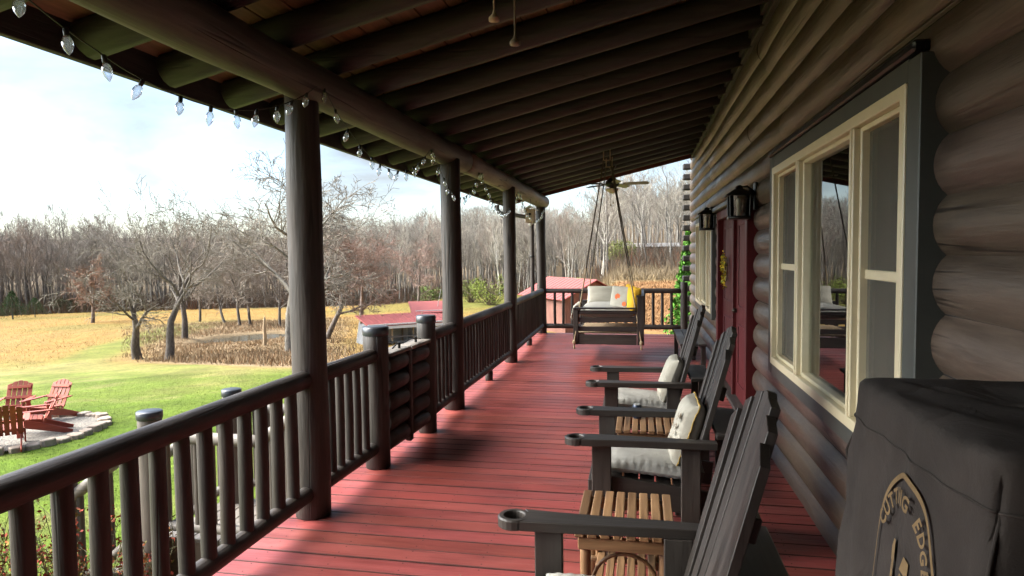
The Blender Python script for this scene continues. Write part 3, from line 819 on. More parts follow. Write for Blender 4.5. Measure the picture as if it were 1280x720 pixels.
# ------------------------------------------------------------------ steps outside the gate
def make_steps():
    s = thing('porch_steps', 'weathered grey steps and landing going down from the porch gate to the lawn', 'steps', (-3.3, 5.25, -1.0))
    def slab(x0, x1, z, y0=4.80, y1=5.72):
        mb = MB(); n = max(1, int(round((x1 - x0) / .14)))
        for i in range(n):
            w = (x1 - x0) / n; mb.box((x0 + w * (i + .5), (y0 + y1) / 2, z - .019), (w - .006, y1 - y0, .038), None, .005)
        mb.build('tread', M['greydeck'], s, True)
        mb = MB(); mb.box(((x0 + x1) / 2 + .006, (y0 + y1) / 2, (z - 1.5) / 2 - .02), (x1 - x0 - .02, y1 - y0 - .03, 1.5 + z - .042)); mb.build('riser', M['stepside'], s, True)
    for i in range(3): slab(-2.50 - .28 * i, -2.22 - .28 * i, -.18 * (i + 1))
    slab(-4.0, -3.06, -.72)
    for i in range(2): slab(-4.28 - .28 * i, -4.0 - .28 * i - .001, -.72 - .18 * (i + 1))
    for k, y in enumerate((4.72, 5.78)):
        r = thing('stair_railing', ('faded log railing along the near side of the steps' if k == 0 else 'faded log railing along the far side of the steps, behind the gate'), 'railing', (-3.4, y, -.7), group='stair railings')
        mb = MB(); mb.log((-3.98, y, .165), (-2.98, y, .165), .05, .05, 14, 5 + k, .02, .2); mb.build('top_rail', M['outlogX'], r, True)
        mb = MB(); mb.log((-3.02, y, .15), (-2.06, y, .84), .05, .05, 14, 6 + k, .02, .2); mb.build('top_rail', M['outlogX'], r, True)
        mb = MB(); mb.log((-3.98, y, -.585), (-3.0, y, -.585), .042, .042, 14, 7 + k, .02, .2); mb.build('bottom_rail', M['outlogX'], r, True)
        mb = MB(); mb.log((-4.05, y, .14), (-4.84, y, -.43), .05, .05, 14, 8 + k, .02, .2); mb.build('top_rail', M['outlogX'], r, True)
        mb = MB(); mb.log((-4.05, y, -.62), (-4.84, y, -1.2), .042, .042, 14, 9 + k, .02, .2); mb.build('bottom_rail', M['outlogX'], r, True)
        for x in np.arange(-3.86, -3.0, .14):
            mb = MB(); mb.tube([(x, y, -.55), (x, y, .125)], .028, 12, False); mb.build('baluster', M['outlog'], r, True)
        for x in np.arange(-4.72, -4.1, .15):
            q = (x + 4.05) * .72; mb = MB(); mb.tube([(x, y, -.60 + q), (x, y, .11 + q)], .028, 12, False); mb.build('baluster', M['outlog'], r, True)
        for x in np.arange(-2.9, -2.2, .14):
            q = (x + 3.02) * .72; mb = MB(); mb.tube([(x, y, -.6 + q), (x, y, .12 + q)], .028, 12, False); mb.build('baluster', M['outlog'], r, True)
    wood_post(-4.0, 4.71, 1.93, .095, 'capped log stair post on the near corner of the landing, beside the long railing', base=-1.56, mat='outlog', group='capped stair posts')
    wood_post(-3.86, 5.62, 1.93, .085, 'capped log stair post on the far corner of the landing', base=-1.56, mat='outlog', group='capped stair posts')
    wood_post(-4.86, 4.71, 1.34, .095, 'short capped stair post at the foot of the steps by the red leaved shrub', base=-1.56, mat='outlog', group='capped stair posts')
    wood_post(-4.80, 5.68, 1.34, .085, 'short capped stair post at the foot of the steps on the far side', base=-1.56, mat='outlog', group='capped stair posts')
make_steps()

# ------------------------------------------------------------------ soft furnishings
def cushion_mb(w, d, t, seed=0, wr=.012, n=22):
    """stuffed cushion lying flat, edges pinched and puckered"""
    mb = MB(); rg = random.Random(seed); p = [rg.uniform(0, 6.28) for _ in range(8)]
    def prof(a): return max(0.0, 1 - abs(a) ** 5) ** .5
    for side in (1, -1):
        def fn(u, v):
            a, b = 2 * u - 1, 2 * v - 1
            e = prof(a) * prof(b)
            x = a * w / 2 * (1 - .03 * (1 - b * b) * abs(a) ** 6); y = b * d / 2 * (1 - .03 * (1 - a * a) * abs(b) ** 6)
            z = side * t / 2 * e
            edge = max(abs(a), abs(b)) ** 6
            z += wr * (math.sin(a * 3.1 + p[0] + b * 2) * math.sin(b * 2.7 + p[1]) * .6 * e + edge * e * math.sin(a * 34 + p[2]) * .6 + edge * e * math.sin(b * 30 + p[3]) * .6)
            return (x, y, z)
        mb.grid(fn, n * 2, n * 2, True)
    return mb

# ------------------------------------------------------------------ porch chairs (seat faces -x)
def make_adirondack(label, loc, rz_, mats, group, tall=True):
    t = thing('adirondack_chair', label, 'chair', loc, rz_, group)
    X, Y, Z = mats
    aw = .335
    for s in (-1, 1):
        mb = MB(); R0 = .064; cx = -.435; k = 20
        V = []; Fc = []
        for i in range(k):
            a = 2 * PI * i / k; c, sn = math.cos(a), math.sin(a)
            V += [(cx + R0 * c, s * aw + R0 * sn, .62), (cx + R0 * c, s * aw + R0 * sn, .652), (cx + (R0 - .006) * c, s * aw + (R0 - .006) * sn, .658),
                  (cx + .043 * c, s * aw + .043 * sn, .658), (cx + .040 * c, s * aw + .040 * sn, .652), (cx + .038 * c, s * aw + .038 * sn, .626)]
        for i in range(k):
            j = (i + 1) % k
            for q in range(5): Fc.append((i * 6 + q, j * 6 + q, j * 6 + q + 1, i * 6 + q + 1))
        Fc.append(tuple(i * 6 for i in range(k))[::-1]); Fc.append(tuple(i * 6 + 5 for i in range(k)))
        mb.add(V, Fc)
        poly = [(cx + .046, -.034), (cx + .030, -.0625), (cx + .09, -.060), (-.25, -.052), (-.05, -.045), (.12, -.042), (.30, -.032), (.30, .032), (.12, .038), (-.05, .047), (-.25, .058), (cx + .09, .0605), (cx + .030, .0625), (cx + .046, .034)]
        if s > 0: poly = [(x, -y) for x, y in poly][::-1]
        mb.prism(poly, .0374, ident(), (0, s * aw, .6202), .003)
        mb.build('armrest', X, t)
        mb = MB(); mb.box((-.30, s * .315, .31), (.105, .036, .62)); mb.build('front_leg', Z, t)
        mb = MB(); mb.box((.17, s * .315, .31), (.10, .036, .62)); mb.build('rear_leg', Z, t)
        mb = MB(); mb.beam((-.35, s * .276, .375), (.34, s * .276, .29), .03, .14); mb.build('seat_rail', X, t)
        mb = MB(); mb.beam((.40, s * .27, .665), (.40, s * .27, 0), .034, .085, (1, 0, 0)); mb.build('back_support', Z, t)
    mb = MB(); mb.box((-.362, 0, .345), (.028, .60, .13)); mb.build('apron', Y, t)
    for i in range(6):
        mb = MB(); x = -.32 + .088 * i; mb.box((x, 0, .425 - .11 * (x + .36) * .9), (.078, .578, .022), rotm('Y', .12)); mb.build('seat_slat', Y, t)
    th = math.radians(14.5); u = np.array([math.sin(th), 0, math.cos(th)]); nrm = np.array([math.cos(th), 0, -math.sin(th)])
    org = np.array([.135, 0, .30])
    n = 7; hs = [.835, .905, .95, .968, .95, .905, .835]; sl = [.045, .03, .014, .0, -.014, -.03, -.045]
    for i in range(n):
        yc = (i - 3) * .081; bow = 1 - ((i - 3) / 3) ** 2; ti = math.radians(15.0 + 1.0 * bow); u = np.array([math.sin(ti), 0, math.cos(ti)])
        w = .0735
        poly = [(-w / 2, 0), (w / 2, 0), (w / 2, hs[i] - sl[i] * .5 if i > 3 else hs[i] + sl[i] * .5), (-w / 2, hs[i] - sl[i] * .5 if i < 3 else hs[i] + sl[i] * -.5)]
        if i < 3: poly = [(-w / 2, 0), (w / 2, 0), (w / 2, hs[i] + sl[i] * .5), (-w / 2, hs[i] - sl[i] * .5)]
        elif i > 3: poly = [(-w / 2, 0), (w / 2, 0), (w / 2, hs[i] + sl[i] * .5), (-w / 2, hs[i] - sl[i] * .5)]
        else: poly = [(-w / 2, 0), (w / 2, 0), (w / 2, hs[i] - .012), (.012, hs[i]), (-.012, hs[i]), (-w / 2, hs[i] - .012)]
        mb = MB(); Rm = np.array([[0, 1, 0], u, nrm]).T
        Rm = np.stack([np.array([0, 1.0, 0]), u, np.cross(np.array([0, 1.0, 0]), u)], 1)
        mb.prism(poly, .028, Rm, org + np.array([.010 * bow, yc, 0]), .0015)
        mb.build('back_slat', Z, t)
    u = np.array([math.sin(th), 0, math.cos(th)])
    for h in (.16, .62):
        mb = MB(); c = org + u * h + nrm * (.048 if h < .5 else .052); mb.box(c, (.028, .57 if h < .5 else .46, .075), np.stack([nrm, np.array([0, 1.0, 0]), u], 1)); mb.build('back_rail', Y, t)
    mb = MB(); c = org + u * .385; poly = [(.30, -.34), (.47, -.30), (.47, .30), (.30, .34)]
    mb.prism(poly, .026, ident(), (0, 0, .666), .005); mb.build('back_ledge', Y, t)
    return t
GREY = (M['greyX'], M['greyY'], M['greyZ'])
CH = [(-.035, 2.075), (.095, 3.86), (.075, 5.43)]
ch0 = make_adirondack('dark adirondack chair nearest in view, its tall slat back beside the covered grill', (*CH[0], 0), 0, GREY, 'dark adirondack chairs in a row on the porch')
dup(ch0, (*CH[1], 0), .0, 'dark adirondack chair holding the fringed pillow, between the two slatted side tables')
dup(ch0, (*CH[2], 0), .02, 'dark adirondack chair beyond the table with the can, with a plain beige pillow')
for i, (x, y) in enumerate(CH):
    c = cushion_mb(.47, .53, .085, 10 + i).build('seat_cushion', M['cushion'])
    c.location = (x - .07, y, .455); c.rotation_euler = (0, .085, .02 * i)
    tag(c, ['grey seat cushion on the nearest porch chair, cut off by the picture edge', 'grey puckered seat cushion under the fringed pillow', 'grey seat cushion on the porch chair that holds the plain beige pillow'][i], 'cushion', 'grey seat cushions on porch chairs')
def make_pillow(nm, label, loc, rot, w, mat, edge=None, sprig=False, seed=1, t_=.15, spots=None):
    p = thing(nm, label, 'pillow', loc, 0, 'throw pillows'); p.rotation_euler = rot
    cushion_mb(w, w, t_, seed, .008, 16).build('pillow_cover', mat, p)
    if edge is not None:
        mb = MB(); pts = []; rg = random.Random(seed)
        for i in range(81):
            a = i / 80 * 4; k = int(a) % 4; f = (a - int(a)) * 2 - 1 if i < 80 else -1
            q = [(f, -1), (1, f), (-f, 1), (-1, -f)][k]
            pts.append((q[0] * w / 2 * 1.0 + rg.uniform(-.003, .003), q[1] * w / 2 * 1.0, rg.uniform(-.003, .003)))
        mb.tube(pts, .0045, 6, False); mb.build('fringe', edge, p)
    if sprig:
        mb = MB(); rg = random.Random(9)
        for i in range(26):
            x, y = rg.uniform(-.12, .12), rg.uniform(-.15, .1); a = rg.uniform(0, 6.28)
            V = [(x + l * math.cos(a + b), y + l * math.sin(a + b), t_ / 2 * .99 + .004) for l, b in ((0, 0), (.02, .4), (.035, 0), (.02, -.4))]
            mb.add(V, [(0, 1, 2, 3)])
        mb.build('printed_sprig', M['sprig'], p)
    if spots:
        mb = MB()
        for (x, y, r) in spots:
            V = [(x + r * math.cos(q * PI / 6) * (1 + .15 * (q % 2)), y + r * math.sin(q * PI / 6) * (1 + .15 * (q % 2)), t_ / 2 + .004) for q in range(12)]
            mb.add(V, [tuple(range(12))])
        mb.build('printed_flower', M['orange'], p)
    return p
# leaning pillows: local x -> up the back, local z -> towards the lawn
make_pillow('throw_pillow', 'beige pillow with mustard fringed edge leaning on the second porch chair back', (CH[1][0] + .165, CH[1][1] + .0, .635), (0, math.radians(-70), 0), .365, M['beige'], M['piping'], True, 3, .14)
make_pillow('throw_pillow', 'plain beige pillow leaning in the porch chair beyond the can table', (CH[2][0] + .165, CH[2][1] + .0, .635), (0, math.radians(-70), 0), .36, M['beige'], None, False, 5, .14)

# ------------------------------------------------------------------ slatted side tables
def make_side_table(label, loc, sx, sy, h):
    t = thing('side_table', label, 'table', loc, 0, 'slatted wooden side tables')
    n = 8; w = sx / n; rg = random.Random(2)
    for i in range(n):
        mb = MB(); mb.box((-sx / 2 + w * (i + .5), 0, h - .012), (w - .013, sy, .024), None, .004); mb.build('top_slat', M['teakY'], t)
    for s in (-1, 1):
        mb = MB(); mb.box((0, s * (sy / 2 - .025), h - .053), (sx - .04, .024, .058)); mb.build('apron', M['teakX'], t)
        mb = MB(); mb.box((s * (sx / 2 - .034), 0, h - .053), (.022, sy - .08, .056)); mb.build('apron', M['teakY'], t)
        for q in (-1, 1):
            mb = MB(); mb.log((s * (sx / 2 - .05), q * (sy / 2 - .055), 0), (s * (sx / 2 - .05), q * (sy / 2 - .055), h - .028), .024, .024, 12, 3, .03, .1, .004); mb.build('leg', M['teakZ'], t)
        mb = MB(); pts = [(-(sx / 2 - .075) * math.cos(PI * i / 16), s * (sy / 2 - .085), .10 + (h - .22) * (math.sin(PI * i / 16) ** .6)) for i in range(17)]
        mb.tube(pts, .009, 8); mb.build('bentwood_arch', M['teakZ'], t)
    for i in range(6):
        mb = MB(); x = -sx / 2 + .075 + (sx - .15) / 6 * (i + .5); mb.box((x, 0, .16), ((sx - .15) / 6 - .01, sy - .08, .02)); mb.build('shelf_slat', M['teakY'], t)
    for q in (-1, 1):
        mb = MB(); mb.box((0, q * (sy / 2 - .09), .138), (sx - .09, .03, .022)); mb.build('shelf_rail', M['teakX'], t)
    return t
t0 = make_side_table('slatted oiled wood side table with lower shelf beside the nearest chair', (-.065, 3.03, 0), .44, .52, .45)
dup(t0, (.05, 4.72, 0), 0, 'slatted oiled wood side table carrying the navy can between two chairs')
can = thing('drink_can', 'small navy can standing on the farther slatted side table', 'can', (-.02, 4.80, .451))
mb = MB(); mb.lathe([(0.028, 0), (.033, .008), (.033, .088), (.027, .098)], 20); mb.build('body', M['can'], can)
mb = MB(); mb.lathe([(0, .0975), (.024, .0975), (.027, .101), (.024, .103), (0.0, .099)], 20); mb.build('lid', M['galv'], can)

def make_bench():
    t = thing('wall_bench', 'low dark wooden bench against the log wall beyond the last porch chair', 'bench', (.68, 9.6, 0))
    for i in range(3):
        mb = MB(); mb.box((-.115 + .115 * i, 0, .445), (.108, 1.7, .03)); mb.build('seat_board', M['greyY'], t)
    for s in (-1, 1):
        for q in (-1, 1):
            mb = MB(); mb.box((s * .13, q * .78, .215), (.06, .06, .428)); mb.build('leg', M['greyZ'], t)
        mb = MB(); mb.box((s * .13, 0, .38), (.03, 1.49, .08)); mb.build('apron', M['greyY'], t)
make_bench()

# ------------------------------------------------------------------ hanging swing bed
def make_swing():
    SX0, SX1, SY0, SY1 = -1.0, .05, 9.95, 11.55
    t = thing('porch_swing', 'dark wooden daybed swing hung from ropes at the far end of porch', 'swing', ((SX0 + SX1) / 2, (SY0 + SY1) / 2, .26))
    zb = .27
    def P(nm, mat, *boxes):
        mb = MB()
        for c, s in boxes: mb.box(c, s)
        mb.build(nm, mat, t, True)
    for y in (SY0, SY1):
        P('corner_post', M['logZ'], ((SX0 + .04, y, zb + .27), (.075, .075, .54)))
        P('corner_post', M['logZ'], ((SX1 - .04, y, zb + .36), (.10, .075, .72)))
        xm, wx = (SX0 + SX1) / 2 - .01, SX1 - SX0 - .175
        P('end_rail', M['logX'], ((xm, y, zb + .075), (wx, .045, .15)))
        P('end_slat', M['greyX'], ((xm, y + .01, zb + .235), (wx, .028, .07)))
        P('end_slat', M['greyX'], ((xm, y + .01, zb + .375), (wx, .028, .07)))
        P('end_slat', M['logX'], ((xm, y, zb + .49), (wx, .04, .05)))
        P('arm_board', M['greyX'], (((SX0 + SX1) / 2 - .06, y, zb + .55), (SX1 - SX0 - .13, .12, .022)))
    P('front_rail', M['logY'], ((SX0 + .035, (SY0 + SY1) / 2, zb + .075), (.05, SY1 - SY0 - .08, .15)))
    P('back_rail', M['logY'], ((SX1 - .035, (SY0 + SY1) / 2, zb + .075), (.05, SY1 - SY0 - .08, .15)))
    P('back_board', M['greyY'], *[((SX1 - .03, (SY0 + SY1) / 2, zb + .25 + .15 * i), (.028, SY1 - SY0 - .08, .11)) for i in range(3)])
    P('back_cap', M['greyY'], ((SX1 - .045, (SY0 + SY1) / 2, zb + .732), (.12, SY1 - SY0 + .09, .024)))
    P('bed_slats', M['tanwood'], *[(((SX0 + SX1) / 2, SY0 + .15 + .18 * i, zb + .165), (SX1 - SX0 - .12, .09, .02)) for i in range(8)])
    for y, hy in ((SY0, 10.35), (SY1, 11.15)):
        sgn = -1 if y == SY0 else 1
        for x in (SX0 + .02, SX1 - .03):
            hx = -.555 if x < -.5 else -.455
            a = np.array([x, y + sgn * .055, zb + .04]); b = np.array([hx, hy, rz(-.5) - .12])
            pts = [a + (b - a) * k / 10 for k in range(11)]
            mb = MB(); mb.tube([p + np.array([0, 0, 0]) for p in pts[:5]], .011, 8); mb.build('rope', M['rope'], t, True)
            mb = MB(); mb.tube(pts[4:], .010, 8); mb.build('rope', M['darkrope'], t, True)
            mb = MB(); mb.lathe([(0, -.045), (.022, -.035), (.03, -.01), (.026, .015), (.012, .03)], 10, a); mb.lathe([(.006, -.11), (.017, -.1), (.012, -.045)], 8, a); mb.build('rope_knot', M['rope'], t, True)
        mb = MB(); mb.tube([(-.555, hy, rz(-.5) - .12), (-.555, hy, rz(-.5) + .02)], .008, 8); mb.tube([(-.455, hy, rz(-.4) - .14), (-.455, hy, rz(-.4) + .02)], .008, 8)
        mb.tube([(-.57, hy, rz(-.5) - .12), (-.44, hy, rz(-.5) - .12)], .009, 8); mb.build('hook', M['rope'], t, True)
    m = cushion_mb(.90, 1.46, .19, 31, .008, 20).build('swing_mattress', M['cushion']); m.location = (-.49, 10.75, zb + .47)
    tag(m, 'long pale grey mattress lying on the hanging swing bed', 'mattress')
    b = cushion_mb(.36, .55, .16, 33, .012, 14).build('bolster_pillow', M['beige']); b.location = (-.62, 11.33, zb + .66); b.rotation_euler = (math.radians(62), 0, math.radians(90) * 0)
    b.scale = (1.5, .62, 1); tag(b, 'wide pale grey pillow at the far end of the hanging swing', 'pillow', 'throw pillows')
    make_pillow('throw_pillow', 'white pillow with orange flower print on the hanging swing', (-.27, 10.32, zb + .66), (math.radians(78), 0, math.radians(-35)), .42, M['beige'], None, False, 6, .15, [(-.04, .03, .045), (.1, -.08, .035)])
    make_pillow('throw_pillow', 'mustard yellow pillow at the back of the hanging swing', (-.135, 10.22, zb + .67), (math.radians(80), math.radians(8), math.radians(-62)), .42, M['yellow'], None, False, 8, .14)
    s = MB()
    def fn(u, v):
        x = SX0 - .02 + .10 * u; y = SY0 + .12 + .5 * v
        z = zb + .56 + .03 * math.sin(v * 9) - (.0 if u > .5 else (.5 - u) * .42)
        return (x - (.035 if u < .5 else 0), y, z + .02)
    s.grid(fn, 10, 14); o = s.build('throw_blanket', M['beige']); tag(o, 'pale throw hanging over the front edge of the swing', 'blanket')
    sol = o.modifiers.new('thick', 'SOLIDIFY'); sol.thickness = .012
make_swing()

# ------------------------------------------------------------------ ceiling fans
def make_fan(label, loc, rz_, chains):
    t = thing('ceiling_fan', label, 'ceiling fan', loc, rz_, 'porch ceiling fans')
    # origin at the hub
    mb = MB(); top = rz(loc[0]) - loc[2] + .03
    mb.lathe([(.065, top), (.07, top - .02), (.03, top - .09), (.014, top - .10), (.014, .10)], 18); mb.build('downrod', M['bronze'], t)
    mb = MB(); mb.lathe([(.0, .115), (.05, .11), (.075, .08), (.115, .05), (.125, .0), (.115, -.04), (.08, -.06), (.05, -.07), (.05, -.09), (0, -.09)], 24); mb.build('motor_housing', M['blackmetal'], t)
    mb = MB(); mb.lathe([(.115, -.09), (.12, -.10), (.095, -.135), (.05, -.165), (.012, -.18), (0, -.18)], 24); mb.build('lamp_bowl', M['frost'], t)
    for k in range(5):
        a = 2 * PI * k / 5; R = rotm('Z', a)
        mb = MB(); V = []
        mb.box(R @ np.array([.16, 0, -.01]), (.12, .03, .008), R); mb.build('blade_iron', M['bronze'], t)
        mb = MB(); poly = [(.19, -.05), (.60, -.065), (.645, -.05), (.655, 0), (.645, .05), (.60, .065), (.19, .05)]
        mb.prism(poly, .009, R @ rotm('X', -.32), (0, 0, -.012), .003); mb.build('blade', M['fanblade'], t)
    for i, (x, y, l) in enumerate(chains):
        mb = MB(); mb.tube([(x, y, -.085), (x, y, -l)], .0028, 6); mb.lathe([(.003, -l + .012), (.006, -l), (.017, -l - .012), (.0165, -l - .022), (0, -l - .024)], 12, (x, y, 0)); mb.build('pull_chain', M['tanwood'], t)
    return t
make_fan('dark ceiling fan with bowl lamp beyond the swing ropes', (-.49, 12.05, 2.90), -.12, [(.03, -.05, .34), (-.03, -.02, .38)])
make_fan('ceiling fan overhead of which only two hanging pull chains show', (-.42, 2.02, 2.80), .55, [(-.03, -.02, .42), (.037, -.02, .485)])

# ------------------------------------------------------------------ wall lanterns
def make_lantern(label, y, group):
    t = thing('wall_lantern', label, 'lantern', (1.0, y, 2.10), 0, group)
    mb = MB(); mb.box((.045, 0, .06), (.03, .10, .25), None, .01); mb.build('back_plate', M['blackmetal'], t)
    mb = MB(); mb.tube([(.04, 0, .10), (-.03, 0, .155), (-.09, 0, .145), (-.10, 0, .10)], .009, 8); mb.tube([(.04, 0, .02), (-.03, 0, .03)], .006, 8); mb.build('bracket_arm', M['blackmetal'], t)
    mb = MB(); R = rotm('Z', PI / 4); c = (-.10, 0, 0)
    mb.lathe([(.175, .065), (.17, .078), (.07, .125), (.045, .13), (.045, .15), (.015, .165), (0, .165)], 4, c, R); mb.build('lantern_roof', M['blackmetal'], t)
    mb = MB(); mb.lathe([(.125, -.15), (.135, -.145), (.135, -.125), (.125, -.12)], 4, c, R)
    for a in range(4):
        q = PI / 4 + a * PI / 2; mb.tube([(-.10 + .118 * math.cos(q), .118 * math.sin(q), -.13), (-.10 + .126 * math.cos(q), .126 * math.sin(q), .075)], .009, 6)
    mb.build('lantern_frame', M['blackmetal'], t)
    mb = MB(); mb.lathe([(.108, -.12), (.116, .066)], 4, c, R); mb.build('glass_panes', M['lampglass'], t)
    mb = MB(); mb.lathe([(0, -.115), (.02, -.11), (.02, -.04), (.028, -.02), (.03, .02), (.018, .045), (0, .05)], 14, c); mb.build('bulb', M['white'], t)
make_lantern('black wall lantern between the big window and the red door', 6.40, 'black wall lanterns')
make_lantern('black wall lantern beyond the red door by the far window', 9.40, 'black wall lanterns')

# wreath on the door
def make_wreath():
    t = thing('door_wreath', 'yellow flowered wreath hanging on the dark red door', 'wreath', (1.03, 8.36, 1.44))
    mb = MB(); rg = random.Random(12)
    mb.tube([(0, .11 * math.cos(a * PI / 12), .17 * math.sin(a * PI / 12)) for a in range(25)], .014, 6, False); mb.build('twig_ring', M['sprig'], t)
    mb = MB()
    for i in range(170):
        a = rg.uniform(0, 2 * PI); r = rg.gauss(1, .22); y, z = .11 * r * math.cos(a), .18 * r * math.sin(a) - (rg.random() ** 3) * .14; x = -.03 + rg.uniform(-.035, .02); s = rg.uniform(.012, .026)
        R = np.array(Matrix.Rotation(rg.uniform(0, 6), 3, Vector((rg.gauss(0, 1), rg.gauss(0, 1), rg.gauss(0, 1)))))
        g = rg.random(); mb.t = (.66, .50, .03) if g < .7 else (.25, .28, .04)
        mb.add([(-s, 0, 0), (0, -s * .7, .004), (s, 0, 0), (0, s * .7, .004)], [(0, 1, 2, 3)], False, (R, np.array([x, y, z])))
    mb.build('flowers', M['leaf'], t); t.scale = (.85, .85, .85)
make_wreath()

# ------------------------------------------------------------------ covered grill with its printed badge
def letter_mesh(ch, size):
    cu = bpy.data.curves.new('lettering', 'FONT'); cu.body = ch; cu.size = size; cu.align_x = 'CENTER'; cu.resolution_u = 3; cu.offset = .0011
    ob = bpy.data.objects.new('lettering', cu); COL.objects.link(ob)
    dg = bpy.context.evaluated_depsgraph_get(); me = bpy.data.meshes.new_from_object(ob.evaluated_get(dg))
    V = [tuple(v.co) for v in me.vertices]; Fc = [tuple(p.vertices) for p in me.polygons]
    bpy.data.objects.remove(ob); bpy.data.curves.remove(cu); bpy.data.meshes.remove(me)
    return V, Fc

def make_grill():
    X0, X1, Y0, Y1, H = .452, .985, .945, 1.545, 1.378
    t = thing('covered_grill', 'black fabric cover over a boxy grill with a tan badge, against the wall', 'grill cover', ((X0 + X1) / 2, (Y0 + Y1) / 2, 0))
    cx, cy, hx, hy = (X0 + X1) / 2, (Y0 + Y1) / 2, (X1 - X0) / 2, (Y1 - Y0) / 2
    zs = [.03, .25, .5, .7, .85, .95, 1.03, 1.1, 1.16, 1.21, 1.255, 1.285, 1.30, 1.325, 1.35, H - .012, H - .003, H]
    fl = [.07, .055, .045, .038, .032, .027, .022, .017, .013, .009, .006, .004, .006, .003, .0, -.004, -.014, -.032]
    per = 168
    def pt(k, z, o, shrink=1.0):
        s = 4 * k / per; side = int(s) % 4; f = (s - int(s)) * 2 - 1
        q = [(-1, -f), (f, -1), (1, f), (-f, 1)][side]        # start on the lawn side
        # round the corners a little
        n = 12; L = (abs(q[0]) ** n + abs(q[1]) ** n) ** (1 / n)
        x = q[0] / L * (hx + o); y = q[1] / L * (hy + o)
        w = .006 * math.sin(y * 23 + z * 3) * math.sin(x * 19 + 1.2 + z * 5) + .004 * math.sin(y * 57 + 2 * z) * math.sin(x * 49)
        w += .012 * max(0, .85 - z) * math.sin((x - y) * 16)
        corner = min(abs(q[0]), abs(q[1])) ** 6
        w += -.012 * corner * math.sin(z * 30) * (1 if z > .9 else .5)
        return np.array([cx + x * shrink + w * (1 if abs(q[0]) == 1 else 0) * (1 if q[0] > 0 else -1), cy + y * shrink + w * (1 if abs(q[1]) == 1 else 0) * (1 if q[1] > 0 else -1), z + (.004 * math.sin(x * 14) * math.sin(y * 11) if shrink < 1 or z > 1.36 else 0)])
    rows = [[pt(k, z, o) for k in range(per)] for z, o in zip(zs, fl)]
    for sh in (.92, .8, .6, .4, .2, .02):
        rows.append([pt(k, H + .002 - .008 * (1 - sh) + .005 * math.sin(k * .2 + sh * 9), -.032, sh) for k in range(per)])
    mb = MB(); V = [p for r in rows for p in r]; Fc = []
    for i in range(len(rows) - 1):
        for k in range(per):
            Fc.append((i * per + k, i * per + (k + 1) % per, (i + 1) * per + (k + 1) % per, (i + 1) * per + k))
    mb.add(V, Fc, True); mb.build('cover', M['cover'], t, True)
    mb = MB(); pts = [pt(k, 1.30, .0062) for k in range(per + 1)]; mb.tube(pts, .0025, 6, False); mb.build('piping_seam', M['cover'], t, True)
    for q in (0, 1):
        k0 = 0 if q == 0 else per // 4
        mb = MB(); mb.tube([pt(k0, z, o + .002) for z, o in zip(zs[:13], fl[:13])], .003, 6, False); mb.build('corner_seam', M['cover'], t, True)
    # the badge printed on the lawn side: pointed-oval outline, arched words, crossed log and axe
    def face(yy, zz, d=.0055):
        # the cover surface at that point of its lawn side
        f = (cy - yy) / hy; k = (f + 1) / 2 * per / 4
        o = np.interp(zz, zs, fl)
        k0 = int(k); a = pt(k0, zz, o); b = pt(k0 + 1, zz, o); p = a + (b - a) * (k - k0)
        return (p[0] - d, yy, zz)
    by, bz, W, Hh = 1.185, 1.075, .128, .205
    mb = MB()
    def oval(a, s): return (by - W * s * math.cos(a) , bz + Hh * s ** 1.1 * math.sin(a) * (1 + .03 * math.cos(2 * a)))
    for s0, s1 in ((.955, 1.0),):
        V = []; k = 90
        for i in range(k):
            a = 2 * PI * i / k; V += [face(*oval(a, s0)), face(*oval(a, s1))]
        mb.add(V, [(2 * i, 2 * ((i + 1) % k), 2 * ((i + 1) % k) + 1, 2 * i + 1) for i in range(k)])
    mb.build('badge_outline', M['logo'], t, True)
    word = 'CUTTING EDGE'; mb = MB()
    aa = np.linspace(PI - .52, .40, 400); cc = np.array([oval(a, .76) for a in aa]); sl_ = np.concatenate([[0], np.cumsum(np.linalg.norm(np.diff(cc, axis=0), axis=1))])
    wd = {'I': .5, ' ': .7, 'C': 1.05, 'G': 1.1, 'N': 1.08, 'D': 1.05}; ws = [wd.get(q, 1.0) for q in word]; ctr = (np.cumsum(ws) - np.array(ws) / 2) / sum(ws)
    for i, chx in enumerate(word):
        if chx == ' ': continue
        V, Fc = letter_mesh(chx, .037)
        a = float(np.interp(ctr[i] * sl_[-1], sl_, aa))
        c = np.array(oval(a, .76)); tg = np.array(oval(a - .01, .76)) - c; tg /= np.linalg.norm(tg)
        # reading direction runs towards lower y (to the viewer's right); up is outwards
        up = np.array([-tg[1], tg[0]]) if (-tg[1] * (c[0] - by) + tg[0] * (c[1] - bz)) > 0 else np.array([tg[1], -tg[0]])
        VV = [face(*(c + tg * v[0] * .86 + up * v[1]), .009) for v in V]
        mb.add(VV, Fc)
    mb.build('badge_words', M['logo'], t, True)
    mb = MB()
    def poly(pts):
        V = [face(by - x, bz + z, .004) for x, z in pts]; mb.add(V, [tuple(range(len(V)))])
    # upright split log
    poly([(-.055, -.12), (-.028, -.12), (-.026, .02), (-.05, .03)]); poly([(-.052, .034), (-.027, .024), (-.022, .055), (-.032, .075), (-.046, .072), (-.054, .055)])
    # leaning handle and axe head
    poly([(-.066, -.11), (-.05, -.118), (.03, .03), (.016, .038)]); poly([(.0, .0), (.062, -.035), (.058, -.062), (.034, -.075), (-.012, -.03)])
    poly([(.014, .044), (.034, .034), (.036, .062), (.024, .07)]); poly([(-.03, -.125), (.065, -.125), (.05, -.085), (.0, -.07)])
    mb.build('badge_axe_and_log', M['logo'], t, True)
    # the grill's own legs under the cover's hem
make_grill()
